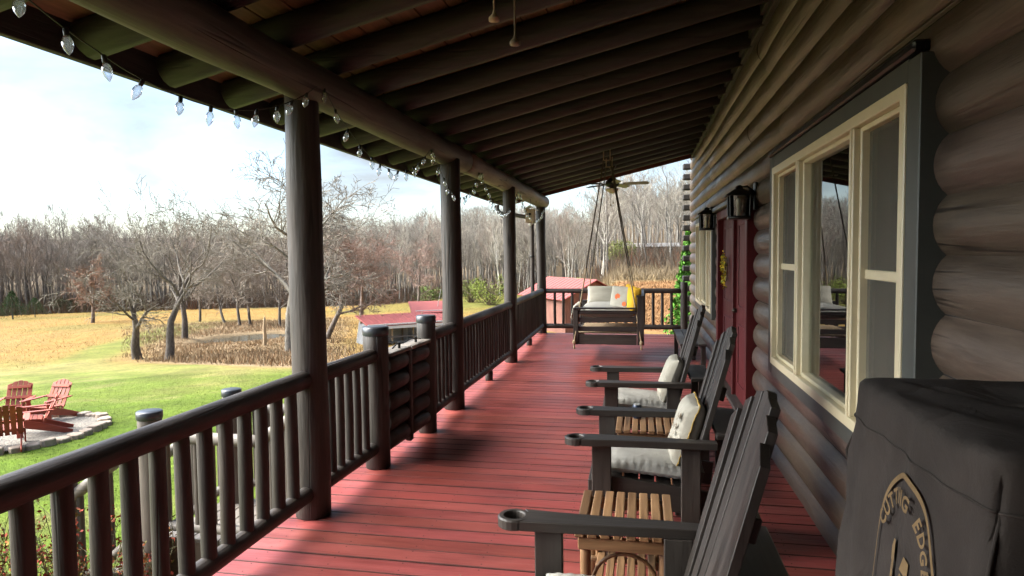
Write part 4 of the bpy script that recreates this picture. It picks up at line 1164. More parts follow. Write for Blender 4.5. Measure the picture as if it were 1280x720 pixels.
# ------------------------------------------------------------------ string lights
def make_lights(label, knots, spacing, seed, side=-1.9):
    """knots: (y, z) hanging points along the beam and the low point of each sag"""
    t = thing('string_lights', label, 'string lights', (side, knots[0][0], knots[0][1]), 0, 'strings of clear bulbs along the porch beam')
    rg = random.Random(seed); pts = []
    for (y0, z0), (y1, z1), sag in [(knots[i][:2], knots[i + 1][:2], knots[i + 1][2]) for i in range(len(knots) - 1)]:
        for k in range(24):
            u = k / 24; pts.append(np.array([side + rg.uniform(-.003, .003), y0 + (y1 - y0) * u, z0 + (z1 - z0) * u - 4 * sag * u * (1 - u)]))
    pts.append(np.array([side, knots[-1][0], knots[-1][1]]))
    mb = MB(); mb.tube(pts, .0028, 6); mb.build('cord', M['wire'], t, True)
    d = 0; nxt = .05
    for a, b in zip(pts, pts[1:]):
        l = np.linalg.norm(b - a)
        while nxt < d + l:
            p = a + (b - a) * (nxt - d) / l
            R = rotm('X', rg.uniform(-.45, .45)) @ rotm('Y', rg.uniform(-.35, .35))
            mb = MB(); mb.lathe([(.004, .004), (.009, 0), (.0095, -.022), (.007, -.026)], 10, p, R); s_ = mb.build('socket', M['wire'], t, True)
            mb = MB(); mb.lathe([(.006, -.024), (.013, -.032), (.0178, -.045), (.0182, -.055), (.0145, -.070), (.007, -.083), (.001, -.091)], 14, p, R)
            mb.build('bulb', M['bulb'], t, True)
            nxt += spacing * rg.uniform(.85, 1.15)
        d += l
make_lights('clear bulb string sagging from the near side to the thick near post', [(1.40, 2.66, 0), (3.72, 2.68, .345)], .19, 1)
make_lights('clear bulb string sagging between the thick near post and the next post', [(3.74, 2.70, 0), (5.86, 2.62, .345), (6.0, 2.64, .0)], .18, 2)
make_lights('clear bulb string looping past the second porch post', [(5.94, 2.62, 0), (7.75, 2.66, .38), (8.0, 2.68, .02)], .155, 3)
make_lights('clear bulb string sagging across the middle post', [(7.9, 2.62, 0), (10.3, 2.66, .40), (10.5, 2.64, 0)], .155, 4)
make_lights('clear bulb string at the far end of the porch beam', [(10.4, 2.62, 0), (13.3, 2.62, .34)], .17, 5)

def make_downspout():
    t = thing('downspout', 'brown downspout with elbow running from the eave down the far corner post', 'downspout', (-2.16, 13.3, 0))
    mb = MB(); mb.tube([(-2.88, 13.25, 2.66), (-2.88, 13.25, 2.58), (-2.85, 13.25, 2.52), (-2.76, 13.25, 2.49), (-2.26, 13.25, 2.40), (-2.19, 13.25, 2.37), (-2.16, 13.25, 2.29), (-2.16, 13.25, -.2)], .042, 12)
    mb.build('pipe', M['logZ'], t, True)
    mb = MB()
    for z in (.5, 1.6): mb.lathe([(.046, -.02), (.05, -.015), (.05, .015), (.046, .02)], 12, (-2.16, 13.25, z))
    mb.build('strap', M['blackmetal'], t, True)
make_downspout()

def make_birdhouse():
    t = thing('birdhouse', 'small pale wooden birdhouse hanging under the far end of the porch beam', 'birdhouse', (-1.9, 11.5, 2.32))
    mb = MB(); mb.box((0, 0, .0), (.16, .16, .24)); mb.build('box', M['tanwood'], t)
    mb = MB(); mb.box((-.055, 0, .14), (.15, .24, .018), rotm('Y', -.5)); mb.box((.055, 0, .138), (.15, .24, .018), rotm('Y', .5)); mb.build('roof', M['white'], t)
    mb = MB(); mb.lathe([(.022, 0), (.022, .004), (0, .004)], 14, (.0, -.081, .03), rotm('X', PI / 2)); mb.build('entry_hole', M['dark'], t)
    mb = MB(); mb.tube([(0, 0, .17), (0, 0, .30)], .004, 6); mb.build('hanger', M['blackmetal'], t)
    mb = MB(); mb.lathe([(0, -.17), (.03, -.16), (.035, -.13), (.02, -.122)], 12); mb.build('seed_cup', M['white'], t)
make_birdhouse()

# ------------------------------------------------------------------ fire pit and red chairs
FC, FR = np.array([-11.75, 10.0]), 1.65
FZ = float(terrain(FC[0], FC[1])) + .03
def make_firepit():
    rg = random.Random(17)
    m, nt, b = new_mat('pea_gravel'); L = nt.links.new
    mp = coords(nt, (1, 1, 1), False); vo = N(nt, 'ShaderNodeTexVoronoi', Scale=42); L(mp.outputs[0], vo.inputs['Vector'])
    r = ramp(nt, [(0, (.10, .085, .07)), (.5, (.16, .145, .12)), (1, (.25, .225, .19))]); L(vo.outputs['Color'], r.inputs[0]); L(r.outputs[0], b.inputs['Base Color'])
    bp = N(nt, 'ShaderNodeBump', Strength=1, Distance=.02); L(vo.outputs['Distance'], bp.inputs['Height']); bp.invert = True; L(bp.outputs[0], b.inputs['Normal']); b.inputs['Roughness'].default_value = .9
    mb = MB(); k = 72
    def z(x, y): return float(terrain(x, y)) + .035
    V = [(FC[0], FC[1], z(*FC))]
    for q in (.33, .66, 1.0):
        for i in range(k):
            a = 2 * PI * i / k; x, y = FC[0] + FR * q * math.cos(a), FC[1] + FR * q * math.sin(a); V.append((x, y, z(x, y)))
    Fc = [(0, 1 + i, 1 + (i + 1) % k) for i in range(k)]
    for q in range(2):
        for i in range(k): Fc.append((1 + q * k + i, 1 + (q + 1) * k + i, 1 + (q + 1) * k + (i + 1) % k, 1 + q * k + (i + 1) % k))
    mb.add(V, Fc, True); o = mb.build('gravel_circle', m); o['kind'] = 'structure'
    n = 44
    t = thing('stone_border', 'ring of flat tan stones edging the gravel fire pit circle', 'stone border', (FC[0], FC[1], FZ))
    for i in range(n):
        a = 2 * PI * i / n + rg.uniform(-.02, .02); w = 2 * PI * FR / n * rg.uniform(.82, .98)
        mb = MB(); x, y = FC[0] + (FR + .06) * math.cos(a), FC[1] + (FR + .06) * math.sin(a)
        d = rg.uniform(.17, .26); h = rg.uniform(.10, .15)
        poly = []
        for q in range(9):
            b2 = 2 * PI * q / 9; poly.append((d / 2 * math.copysign(abs(math.cos(b2)) ** .6, math.cos(b2)) * rg.uniform(.85, 1.1), w / 2 * math.copysign(abs(math.sin(b2)) ** .6, math.sin(b2)) * rg.uniform(.9, 1.08)))
        mb.prism(poly, h, rotm('Z', a) @ rotm('Y', rg.uniform(-.08, .08)), (x, y, z(x, y) - .06), .015)
        mb.build('stone', M['stone'], t, True)
make_firepit()
RED = (M['redwoodX'], M['redwoodY'], M['redwoodZ'])
def make_red_chair(label, loc, rz_):
    t = thing('adirondack_chair', label, 'chair', loc, rz_, 'red adirondack chairs round the fire pit')
    X, Y, Z = RED
    for s in (-1, 1):
        mb = MB(); poly = [(-.50, -.055), (-.22, -.06), (.16, -.05), (.28, -.03), (.28, .03), (.16, .05), (-.22, .07), (-.48, .06), (-.52, 0)]
        if s > 0: poly = [(x, -y) for x, y in poly][::-1]
        mb.prism(poly, .025, ident(), (0, s * .335, .555), .006); mb.build('armrest', X, t)
        mb = MB(); mb.box((-.36, s * .285, .277), (.12, .03, .555)); mb.build('front_leg', Z, t)
        mb = MB(); poly = [(-.40, .24), (-.40, .38), (-.30, .40), (.10, .27), (.62, .06), (.60, .0), (.48, .0)]
        mb.prism(poly[::-1], .028, np.array([[1, 0, 0], [0, 0, 1], [0, -1, 0]], float).T, (0, s * .255 - .014, 0), .005)
        mb.build('rear_leg', X, t)
    th = math.radians(27); u = np.array([math.sin(th), 0, math.cos(th)]); ey = np.array([0, 1.0, 0]); nz = np.cross(ey, u); Rm = np.stack([ey, u, nz], 1)
    for i in range(5):
        mb = MB(); x = -.38 + .095 * i; zz = .405 - .27 * (x + .38) * (.36); mb.box((x, 0, zz), (.085, .55, .022), rotm('Y', .2)); mb.build('seat_slat', Y, t)
    hs = [.70, .755, .78, .755, .70]
    for i in range(5):
        yc = (i - 2) * .112 ; w = .104; d_ = .02 * (2 - i) if i != 2 else 0
        poly = [(-w / 2 * .82, 0), (w / 2 * .82, 0), (w / 2, hs[i] + .5 * d_ * 1.0), (0, hs[i] + .006), (-w / 2, hs[i] - .5 * d_)]
        mb = MB(); mb.prism(poly, .022, Rm, np.array([.06, yc * 1.0, .27]), .005); mb.build('back_slat', Z, t)
    for h in (.10, .33, .60):
        mb = MB(); c = np.array([.06, 0, .27]) + u * h - nz * .016; mb.box(c, (.03, .60 if h < .5 else .50, .07), np.stack([nz, ey, u], 1)); mb.build('back_rail', Y, t)
    return t
def gz(x, y): return float(terrain(x, y)) + .035
rc = [(-10.95, 10.16, math.radians(43), 'red adirondack chair seen side on at the right edge of the fire pit'),
      (-11.85, 11.25, math.radians(92), 'red adirondack chair across the gravel, its slat back facing the porch'),
      (-10.62, 9.22, math.radians(-43), 'red adirondack chair with its back turned to the porch'),
      (-12.72, 11.25, math.radians(120), 'red adirondack chair at the picture edge, only its slat back showing')]
c0 = make_red_chair(rc[0][3], (rc[0][0], rc[0][1], gz(rc[0][0], rc[0][1])), rc[0][2]); c0.scale = (.82, .82, .82)
for x, y, a, lb in rc[1:]: dup(c0, (x, y, gz(x, y)), a, lb)

# ------------------------------------------------------------------ outbuildings
def make_shed():
    x0, y0 = -6.9, 50.5; base = float(terrain(x0, y0)) - .1
    p = at(713, 50.0)
    t = thing('red_shed', 'shed with pink red metal roof and reddish board walls below the porch end', 'shed', (float(p[0]), float(p[1]), float(p[2]) - .05), math.radians(34))
    W, D_, H, RH = 4.6, 7.2, 2.75, 1.15     # gable along local -y, ridge along y
    def bx(nm, mat, c, s): 
        mb = MB(); mb.box(c, s); mb.build(nm, mat, t)
    for s in (-1, 1): bx('wall', M['barnred'], (s * W / 2, 0, H / 2), (.12, D_, H))
    for s in (-1, 1):
        mb = MB(); poly = [(-W / 2 + .06, 0), (W / 2 - .06, 0), (W / 2 - .06, H), (0, H + RH - .03), (-W / 2 + .06, H)]
        mb.prism(poly, .12, np.array([[1, 0, 0], [0, 0, 1], [0, -1, 0]], float).T, (0, s * (D_ / 2 - .065) + .06, 0), .01); mb.build('gable_wall', M['barnred'], t)
    for s in (-1, 1):
        a = math.atan2(RH, W / 2); L_ = math.hypot(RH, W / 2) + .5
        R = rotm('Y', s * a); c = np.array([s * (W / 4 + .17), 0, H + RH / 2 - .03])
        mb = MB(); mb.box(c, (L_, D_ + .7, .05), R)
        for k in range(14): mb.box(c + R @ np.array([0, -D_ / 2 - .25 + k * (D_ + .5) / 13, .035]), (L_ - .02, .03, .025), R)
        mb.build('roof', M['metalroof'], t)
    mb = MB(); mb.box((0, -D_ / 2 - .03, 1.05), (1.5, .05, 2.1)); mb.build('door', M['barnred'], t)
make_shed()

def make_coop():
    p = at(508, 40.0)
    t = thing('open_shed', 'long low open-front shed with red roof and grey side cover by the straw field', 'shed', (float(p[0]), float(p[1]), float(p[2]) - .05), math.radians(40))
    W, D_, H = 5.2, 1.9, 1.2
    def bx(nm, mat, c, s, R=None, par=t):
        mb = MB(); mb.box(c, s, R); return mb.build(nm, mat, par)
    for i in range(5):
        x = -W / 2 + W * i / 4
        bx('post', M['tanwood'], (x, -D_ / 2, H / 2), (.09, .09, H)); bx('post', M['tanwood'], (x, D_ / 2, H / 2 + .25), (.09, .09, H + .5))
    R = rotm('X', .16)
    bx('roof', M['metalroof'], (0, 0, H + .27), (W + .5, D_ + .7, .05), R)
    mb = MB()
    for k in range(13): mb.box(np.array([-W / 2 - .2 + k * (W + .4) / 12, 0, H + .27]) + R @ np.array([0, 0, .035]), (.035, D_ + .68, .025), R)
    mb.build('roof_rib', M['metalroof'], t)
    bx('fascia', M['white'], (0, -D_ / 2 - .30, H + .02), (W + .45, .04, .30))
    bx('back_wall', M['galv'], (0, D_ / 2 + .05, H / 2 + .1), (W, .04, H + .2))
    mb = MB()
    def fn(u, v): return (-W / 2 - .12 - .22 * v * (1 - .3 * math.sin(u * 9)), -D_ / 2 + D_ * u, (H + .1) * (1 - v) + .03 * math.sin(u * 14))
    mb.grid(fn, 20, 10); mb.build('side_cover', M['tarp'], t)
    for z in (.25, .55): bx('front_rail', M['greydeck'], (0, -D_ / 2 - .06, z), (W, .03, .09))
    bx('feed_bin', M['orange'], (.55, -.6, .62), (.35, .3, .28))
    bx('partition', M['galv'], (.3, 0, .7), (.05, D_ - .3, 1.3))
    p = at(540, 43.0)
    t2 = thing('small_shed', 'small grey shed with red roof behind the long open shed', 'shed', (float(p[0]), float(p[1]), float(p[2])), math.radians(24))
    bx('wall', M['galv'], (0, 0, .95), (2.4, 2.2, 1.9), None, t2); bx('roof', M['metalroof'], (0, 0, 2.04), (3.0, 2.9, .05), rotm('X', .18), t2)
    mb = MB(); mb.tube([(.3, 0, 2.0), (.55, 0, 3.2)], .02, 6); mb.build('antenna', M['galv'], t2)
make_coop()

def make_far_house():
    p = at(815, 104.0)
    M['far'] = plain('weathered_white', (.24, .235, .225), .7, noise=.3); t = thing('far_house', 'long pale house glimpsed through bare trees on the right hillside', 'house', (float(p[0]), float(p[1]), float(p[2]) - .2), math.radians(4))
    mb = MB(); mb.box((0, 0, .9), (7.5, 4, 1.8)); mb.build('wall', M['far'], t)
    mb = MB(); mb.prism([(-2.4, 0), (2.4, 0), (0, .6)], 8.2, np.array([[0, 1, 0], [0, 0, 1], [1, 0, 0]], float).T, (-4.1, 0, 1.8), .03); mb.build('roof', M['far'], t)
    for i in range(4):
        mb = MB(); mb.box((-2.7 + 1.8 * i, -2.01, 1.05), (.7, .06, .8)); mb.build('window', M['dark'], t)
make_far_house()

# ------------------------------------------------------------------ trees
def grow_tree(rg, H, trunk_h, r0, lean=(0, 0), levels=4, kids=(7, 7, 6, 5), ratio=(.62, .58, .52, .5), ang=(.75, .7, .7, .7), up=(.25, .12, .05, .02), wander=.16, minr=.008, straight=False, first=.35):
    out = []
    def unit(v): return v / (np.linalg.norm(v) + 1e-9)
    def branch(p, d, L_, r, lv):
        n = (7, 5, 4, 3, 3)[min(lv, 4)]
        pts = [p]; rad = [r]; step = L_ / n
        for i in range(n):
            w = wander * (.5 if lv == 0 else 1)
            d = unit(d + rg.normal(0, w, 3) + np.array([0, 0, up[min(lv, 3)]]) * .4)
            p = p + d * step; pts.append(p); rad.append(max(minr, r * (1 - (i + 1) / n * (.72 if lv else .68))))
        out.append((np.array(pts), np.array(rad), lv))
        if lv >= levels: return
        nk = kids[min(lv, 3)]
        for k in range(nk):
            f = first + (1 - first) * (k + rg.uniform(.1, .9)) / nk if lv == 0 else rg.uniform(.25, 1.0)
            q = f * n; i = min(int(q), n - 1); a = q - i
            bp = pts[i] * (1 - a) + pts[i + 1] * a; br = (rad[i] * (1 - a) + rad[i + 1] * a)
            dd = unit(pts[i + 1] - pts[i]); th = ang[min(lv, 3)] * rg.uniform(.7, 1.25)
            perp = unit(np.cross(dd, rg.normal(0, 1, 3)))
            if lv == 0:
                az = k * 2.4 + rg.uniform(-.5, .5); perp = unit(np.array([math.cos(az), math.sin(az), 0]) - dd * (math.cos(az) * dd[0] + math.sin(az) * dd[1]))
            nd = unit(dd * math.cos(th) + perp * math.sin(th))
            shrink = (1.15 - .55 * f) if lv == 0 and straight else rg.uniform(.7, 1.1)
            branch(bp, nd, L_ * ratio[min(lv, 3)] * shrink, max(minr, br * rg.uniform(.5, .68)), lv + 1)
    d0 = unit(np.array([lean[0], lean[1], 1.0]))
    branch(np.zeros(3), d0, H if straight else trunk_h, r0, 0)
    return out

def tubes_np(branches, sides=(8, 6, 4, 3, 3)):
    V = []; Fq = []; base = 0; lvls = []
    for pts, rad, lv in branches:
        n = sides[min(lv, 4)]; k = len(pts)
        d = np.gradient(pts, axis=0); d /= np.linalg.norm(d, axis=1)[:, None] + 1e-9
        ref = np.where(np.abs(d[:, 2:3]) < .85, np.array([[0, 0, 1.0]]), np.array([[1.0, 0, 0]]))
        u = np.cross(ref, d); u /= np.linalg.norm(u, axis=1)[:, None] + 1e-9; w = np.cross(d, u)
        a = np.arange(n) * 2 * PI / n
        ring = pts[:, None, :] + rad[:, None, None] * (np.cos(a)[None, :, None] * u[:, None, :] + np.sin(a)[None, :, None] * w[:, None, :])
        V.append(ring.reshape(-1, 3)); lvls.append(np.full(k * n, lv))
        i, j = np.meshgrid(np.arange(k - 1), np.arange(n), indexing='ij'); j2 = (j + 1) % n
        Fq.append(np.stack([base + i * n + j, base + i * n + j2, base + (i + 1) * n + j2, base + (i + 1) * n + j], -1).reshape(-1, 4))
        base += k * n
    return np.concatenate(V), np.concatenate(Fq), np.concatenate(lvls)

def bark_tone(V, lv, bark, twig, rg):
    t = np.clip(lv / 3.0, 0, 1)[:, None]
    c = np.array(bark)[None] * (1 - t) + np.array(twig)[None] * t
    n = fbm(V[:, 0] * 2.1 + V[:, 2] * 1.7, V[:, 1] * 2.1 + V[:, 2], 3, 3)[:, None]
    return c * (.6 + .8 * n)

def make_tree(label, pos, seed, bark=(.13, .11, .095), twig=(.235, .21, .17), name='bare_tree', group='bare trees in the pasture', buds=None, leaves=None, **kw):
    rg = np.random.default_rng(seed)
    br = grow_tree(rg, **kw)
    t = thing(name, label, 'tree', (float(pos[0]), float(pos[1]), float(pos[2]) - .05), 0, group)
    tr = [b for b in br if b[2] <= 1]; cr = [b for b in br if b[2] > 1]
    V, Fq, lv = tubes_np(tr); np_mesh('trunk', V, Fq, M['bark'], bark_tone(V, lv, bark, twig, rg), t, True)
    V, Fq, lv = tubes_np(cr); tone = bark_tone(V, lv, bark, twig, rg)
    if buds is not None:
        tips = np.array([b[0][-1] for b in cr if b[2] >= 2]); tips = np.concatenate([tips + rg.normal(0, .10, tips.shape) for _ in range(3)])
        q, f = quads(tips, rg.uniform(.010, .022, len(tips)), rg)
        np_mesh('buds', q, f, M['leaf'], np.repeat(np.array(buds)[None] * rg.uniform(.6, 1.4, (len(tips), 1)), 4, 0), t)
    np_mesh('crown', V, Fq, M['bark'], tone, t, True)
    return t

def quads(c, s, rg, squash=1.0):
    n = len(c); a = rg.normal(0, 1, (n, 3)); a /= np.linalg.norm(a, axis=1)[:, None]; b = np.cross(a, rg.normal(0, 1, (n, 3))); b /= np.linalg.norm(b, axis=1)[:, None] + 1e-9
    a = a * s[:, None]; b = b * s[:, None] * .6 * squash
    v = np.stack([c - a, c - b, c + a, c + b], 1).reshape(-1, 3)
    return v, np.arange(4 * n).reshape(n, 4)

OLD = dict(levels=4, kids=(6, 6, 5, 5), ratio=(.92, .60, .56, .5), ang=(.85, .7, .75, .8), up=(.2, .22, -.04, -.14), wander=.2, minr=.009)
p = ground_hit(172, 449); make_tree('gnarled bare orchard tree with forked trunk, leftmost of the pasture group', p, 101, H=6, trunk_h=2.9, r0=.25, lean=(.06, .0), first=.55, **OLD)
p = ground_hit(211, 450); make_tree('tallest gnarled dark trunked tree of the pasture group', p, 102, H=6, trunk_h=4.6, r0=.22, lean=(-.03, 0), first=.5, **OLD)
p = ground_hit(231, 423); make_tree('gnarled bare tree just behind the tallest of the pasture group', p, 103, H=6, trunk_h=5.0, r0=.23, lean=(.05, 0), first=.5, **OLD)
TALL = dict(levels=4, kids=(10, 7, 6, 4), ratio=(.55, .58, .55, .5), ang=(.85, .75, .8, .8), up=(.3, .10, -.03, -.05), wander=.18, minr=.013)
PALE = dict(bark=(.22, .20, .17), twig=(.27, .24, .20))
p = ground_hit(362, 440); make_tree('tall spreading bare tree half hidden behind the thick near post', p, 104, H=9, trunk_h=7.2, r0=.27, lean=(-.04, 0), first=.3, **PALE, **TALL)
p = at(384, 42); make_tree('tall pale bare tree rising behind the thick near post', p, 105, H=9, trunk_h=6.6, r0=.22, lean=(.05, .02), first=.3, **PALE, **TALL)
p = ground_hit(408, 424); make_tree('bare tree with trunk leaning right over the straw field', p, 106, H=7, trunk_h=5.0, r0=.20, lean=(.42, .1), first=.35, bark=(.17, .14, .12), twig=(.30, .20, .155), **TALL)
MAP = dict(levels=4, kids=(9, 7, 6, 5), ratio=(.6, .58, .55, .5), ang=(.8, .7, .7, .7), up=(.3, .12, .05, .0), wander=.16, minr=.014)
p = at(450, 50); make_tree('bare maple flushed red with buds behind the leaning tree', p, 107, H=8, trunk_h=5.0, r0=.2, first=.25, bark=(.19, .15, .13), twig=(.32, .22, .18), buds=(.40, .13, .09), **MAP)
p = at(521, 92); make_tree('small bare tree flushed red with buds at the far wood edge', p, 108, H=8, trunk_h=5.2, r0=.2, first=.25, bark=(.19, .15, .13), twig=(.33, .23, .19), buds=(.30, .14, .12), **MAP)
p = at(112, 84); make_tree('russet budded bare tree behind the pasture group', p, 109, H=7, trunk_h=4.4, r0=.2, first=.2, bark=(.19, .14, .11), twig=(.28, .17, .12), buds=(.25, .10, .06), **MAP)
for i, (px, py, lean, h, lb) in enumerate([(281, 404, -.45, 4.2, 'slim leaning bare tree on the far bank of the pond, leftmost there'), (300, 407, -.12, 5.2, 'slim upright bare tree on the far bank of the pond'), (313, 406, .02, 5.4, 'slim bare tree on the far pond bank nearest the big post'), (350, 408, .05, 5.0, 'thin bare tree behind the pond, close by the thick near post'), (250, 402, .1, 4.6, 'thin bare tree behind the pond at its left end')]):
    p = ground_hit(px, py); make_tree(lb, p, 120 + i, H=7, trunk_h=h, r0=.14, lean=(lean, .05), first=.3, group='slim bare trees round the pond', bark=(.15, .13, .11), twig=(.27, .22, .18), **TALL)
sn = thing('tree_snag', 'broken grey snag standing in the brush at the pond edge', 'snag', tuple(ground_hit(331, 432)))
mb = MB(); mb.tube([(0, 0, -.1), (.02, 0, .5), (.0, 0, 1.1), (.03, 0, 1.5), (.05, 0, 1.72)], [.13, .11, .10, .07, .02], 9, True, .12, 4); mb.build('trunk', M['tanwood'], sn)

# conifer by the house corner
def make_conifer(label, pos, h, r, seed, col=(.055, .15, .02), n=5200, name='conifer', cat='tree'):
    rg = np.random.default_rng(seed); t = thing(name, label, cat, (float(pos[0]), float(pos[1]), float(pos[2])), 0)
    mb = MB(); mb.tube([(0, 0, -.1), (0, 0, h * .5), (0, 0, h * .95)], [.07 * h / 3, .04 * h / 3, .01], 8); mb.build('trunk', M['logZ'], t)
    u = rg.uniform(0, 1, n) ** .8; a = rg.uniform(0, 2 * PI, n); rr = r * (1 - u * .93) * (.45 + .55 * rg.uniform(0, 1, n) ** .5) * (1 + .28 * np.sin(a * 5 + u * 31) * np.sin(u * 40))
    c = np.stack([rr * np.cos(a), rr * np.sin(a), .05 * h + u * h * .95], 1)
    q, f = quads(c, rg.uniform(.03, .075, n) * h / 4, rg)
    tone = np.array(col)[None] * rg.uniform(.55, 1.6, (n, 1)) * np.array([[1, 1, 1]])
    np_mesh('crown', q, f, M['leaf'], np.repeat(tone, 4, 0), t)
    return t
make_conifer('bright green conifer showing at the far corner of the log house', (1.40, 19.5, float(terrain(1.40, 19.5))), 4.25, .82, 5, (.085, .22, .025), 9000)
p = at(12, 104); make_conifer('dark green cedar bush at the left field edge', p, 3.6, 2.0, 6, (.035, .075, .018), 3500)
p = at(40, 108); make_conifer('small dark green cedar right of the cedar bush at the left field edge', p, 2.6, 1.9, 7, (.04, .08, .02), 3000)
p = at(752, 150); make_conifer('dark pine on the right hillside wood', p, 11, 2.6, 9, (.035, .06, .025), 3000)

# ------------------------------------------------------------------ the bare woods
def make_woods():
    rg = np.random.default_rng(77)
    kinds = []
    for k in range(7):
        br = grow_tree(np.random.default_rng(300 + k), H=1.0, trunk_h=1.0, r0=.0105, levels=3, kids=(12, 5, 4, 3), ratio=(.34, .55, .55, .5), ang=(.55, .55, .55, .6), up=(.35, .35, .25, .2), wander=.10, minr=.0011, straight=True, first=.28 + .05 * (k % 4))
        V, Fq, lv = tubes_np(br, (6, 4, 3, 3, 3)); kinds.append((V, Fq, lv))
    Vs, Fs, Ts = [], [], []; base = 0
    def put(px, r, h, tint, k, spread=1.0):
        nonlocal base
        p = at(px, r); V, Fq, lv = kinds[k]
        a = rg.uniform(0, 2 * PI); c, s = math.cos(a), math.sin(a)
        W = V * np.array([h * spread, h * spread, h]); W = np.stack([W[:, 0] * c - W[:, 1] * s, W[:, 0] * s + W[:, 1] * c, W[:, 2]], 1)
        W[:, 0] += W[:, 2] * rg.normal(0, .03); W += p - np.array([0, 0, .2])
        t = np.clip(lv / 2.5, 0, 1)[:, None]; b = np.array(tint[0])[None] * (1 - t) + np.array(tint[1])[None] * t
        Vs.append(W); Fs.append(Fq + base); Ts.append(b * rg.uniform(.8, 1.2)); base += len(W)
    tints = [((.20, .185, .165), (.28, .25, .215)), ((.27, .25, .22), (.33, .295, .245)), ((.16, .145, .13), (.23, .20, .175)), ((.22, .19, .165), (.30, .235, .195)), ((.36, .34, .30), (.36, .33, .27))]  # paler greys put a mild distance haze into the tree colours
    # left and middle woods: the edge of the field, several rows deep
    edge = lambda px: np.interp(px, [-140, 0, 250, 420, 560, 640, 720, 860], [124, 126, 112, 108, 112, 116, 86, 80])
    for row in range(8):
        for px in np.arange(-150, 680, 11.0):
            x = px + rg.uniform(-6, 6); r = edge(x) + row * 6.5 + rg.uniform(-3, 3)
            h = rg.uniform(8, 13) * (1.1 if row > 3 else .92)
            if x < 240: w_ = [.25, .1, .45, .15, .05]
            else: w_ = [.25, .28, .12, .15, .20]
            put(x, r, h, tints[rg.choice(5, p=w_)], rg.integers(7), rg.uniform(.9, 1.5))
    # right hillside
    for i in range(290):
        x = rg.uniform(600, 900); r = rg.uniform(77, 205) if x > 700 else rg.uniform(98, 215)
        put(x, r, rg.uniform(8, 13), tints[rg.choice(5, p=[.2, .3, .1, .15, .25])], rg.integers(7), rg.uniform(.9, 1.5))
    for i in range(130):
        x = rg.uniform(380, 720); r = rg.uniform(170, 260)
        put(x, r, rg.uniform(9, 13), tints[rg.choice(5, p=[.3, .3, .2, .1, .1])], rg.integers(7), rg.uniform(1, 1.5))
    o = np_mesh('bare_woods', np.concatenate(Vs), np.concatenate(Fs), M['bark'], np.concatenate(Ts), None, True)
    tag(o, 'leafless grey brown woods covering the hillside behind the fields', 'woods', None, 'stuff')
    # undergrowth along the wood edge: thicket twigs and early green leaves
    n = 26000
    px = rg.uniform(-150, 900, n); r = np.array([edge(x) for x in px]) + rg.uniform(-6, 22, n)
    V = []; 
    d = np.stack([np.array(ray(x, 316.0)[:2]) for x in px]); d /= np.linalg.norm(d, axis=1)[:, None]
    P = d * r[:, None]; z = terrain(P[:, 0], P[:, 1])
    h = rg.uniform(.2, 1, n) ** 1.5 * 3.2 * (.4 + fbm(P[:, 0] / 5, P[:, 1] / 5, 2, 61) * 1.1)
    w = rg.uniform(.02, .06, n); ln = rg.normal(0, .35, (n, 2)) * h[:, None]
    side = np.stack([-d[:, 1], d[:, 0]], 1)
    A = np.stack([P[:, 0] - side[:, 0] * w, P[:, 1] - side[:, 1] * w, z], 1); B = np.stack([P[:, 0] + side[:, 0] * w, P[:, 1] + side[:, 1] * w, z], 1); T = np.stack([P[:, 0] + ln[:, 0], P[:, 1] + ln[:, 1], z + h], 1)
    v = np.stack([A, B, T], 1).reshape(-1, 3)
    tone = np.array([[.16, .125, .09]]) * rg.uniform(.6, 1.4, (n, 1)) * np.where(rg.uniform(0, 1, (n, 1)) < .2, np.array([[1.25, .75, .6]]), 1)
    o = np_mesh('undergrowth', v, np.arange(3 * n).reshape(n, 3), M['leaf'], np.repeat(tone, 3, 0)); tag(o, 'brown thicket along the foot of the bare woods', 'undergrowth', None, 'stuff')
make_woods()

def make_bush(label, pos, w, h, col, seed, n=2600, leaf=.05, group=None, twig=(.22, .17, .12)):
    rg = np.random.default_rng(seed); t = thing('bush', label, 'bush', (float(pos[0]), float(pos[1]), float(pos[2])), 0, group)
    c = rg.normal(0, 1, (n, 3)); c /= np.linalg.norm(c, axis=1)[:, None]; rr = rg.uniform(.15, 1, n) ** .5
    c = c * rr[:, None] * np.array([w / 2, w / 2, h / 2]); c[:, 2] += h * .5
    keep = fbm((c[:, 0] + seed) * 1.6 / w * 2.5, (c[:, 2] + c[:, 1]) * 1.6 / w * 2.5, 3, seed) > .42
    c = c[keep]; q, f = quads(c, rg.uniform(.5, 1.3, len(c)) * leaf, rg)
    np_mesh('foliage', q, f, M['leaf'], np.repeat(np.array(col)[None] * rg.uniform(.6, 1.5, (len(c), 1)), 4, 0), t)
    m = 60; mbv = []
    br = []
    for i in range(m):
        e = np.array([rg.normal(0, w * .27), rg.normal(0, w * .27), h * rg.uniform(.5, 1)]); b = e * .12 * np.array([1, 1, 0])
        br.append((np.array([b, b * .5 + e * .5 + rg.normal(0, .05 * w, 3) * np.array([1, 1, 0]), e]), np.array([.014, .01, .005]) * (1 + w * .3), 3))
    V, Fq, lv = tubes_np(br); np_mesh('stems', V, Fq, M['bark'], np.array(twig)[None] * np.ones((len(V), 1)), t)
    return t
make_bush('pale green leafing bush at the wood edge right of the second post', at(612, 84), 5.5, 4.2, (.20, .25, .045), 1, 3600, .11, 'early green bushes at the wood edge')
make_bush('small leafing bush beside the pale green one near the middle post', at(588, 90), 4.5, 3.2, (.17, .21, .05), 2, 2400, .11, 'early green bushes at the wood edge')
make_bush('low green bush at the far edge of the straw field', at(533, 98), 5, 2.6, (.12, .17, .04), 3, 2400, .11, 'early green bushes at the wood edge')
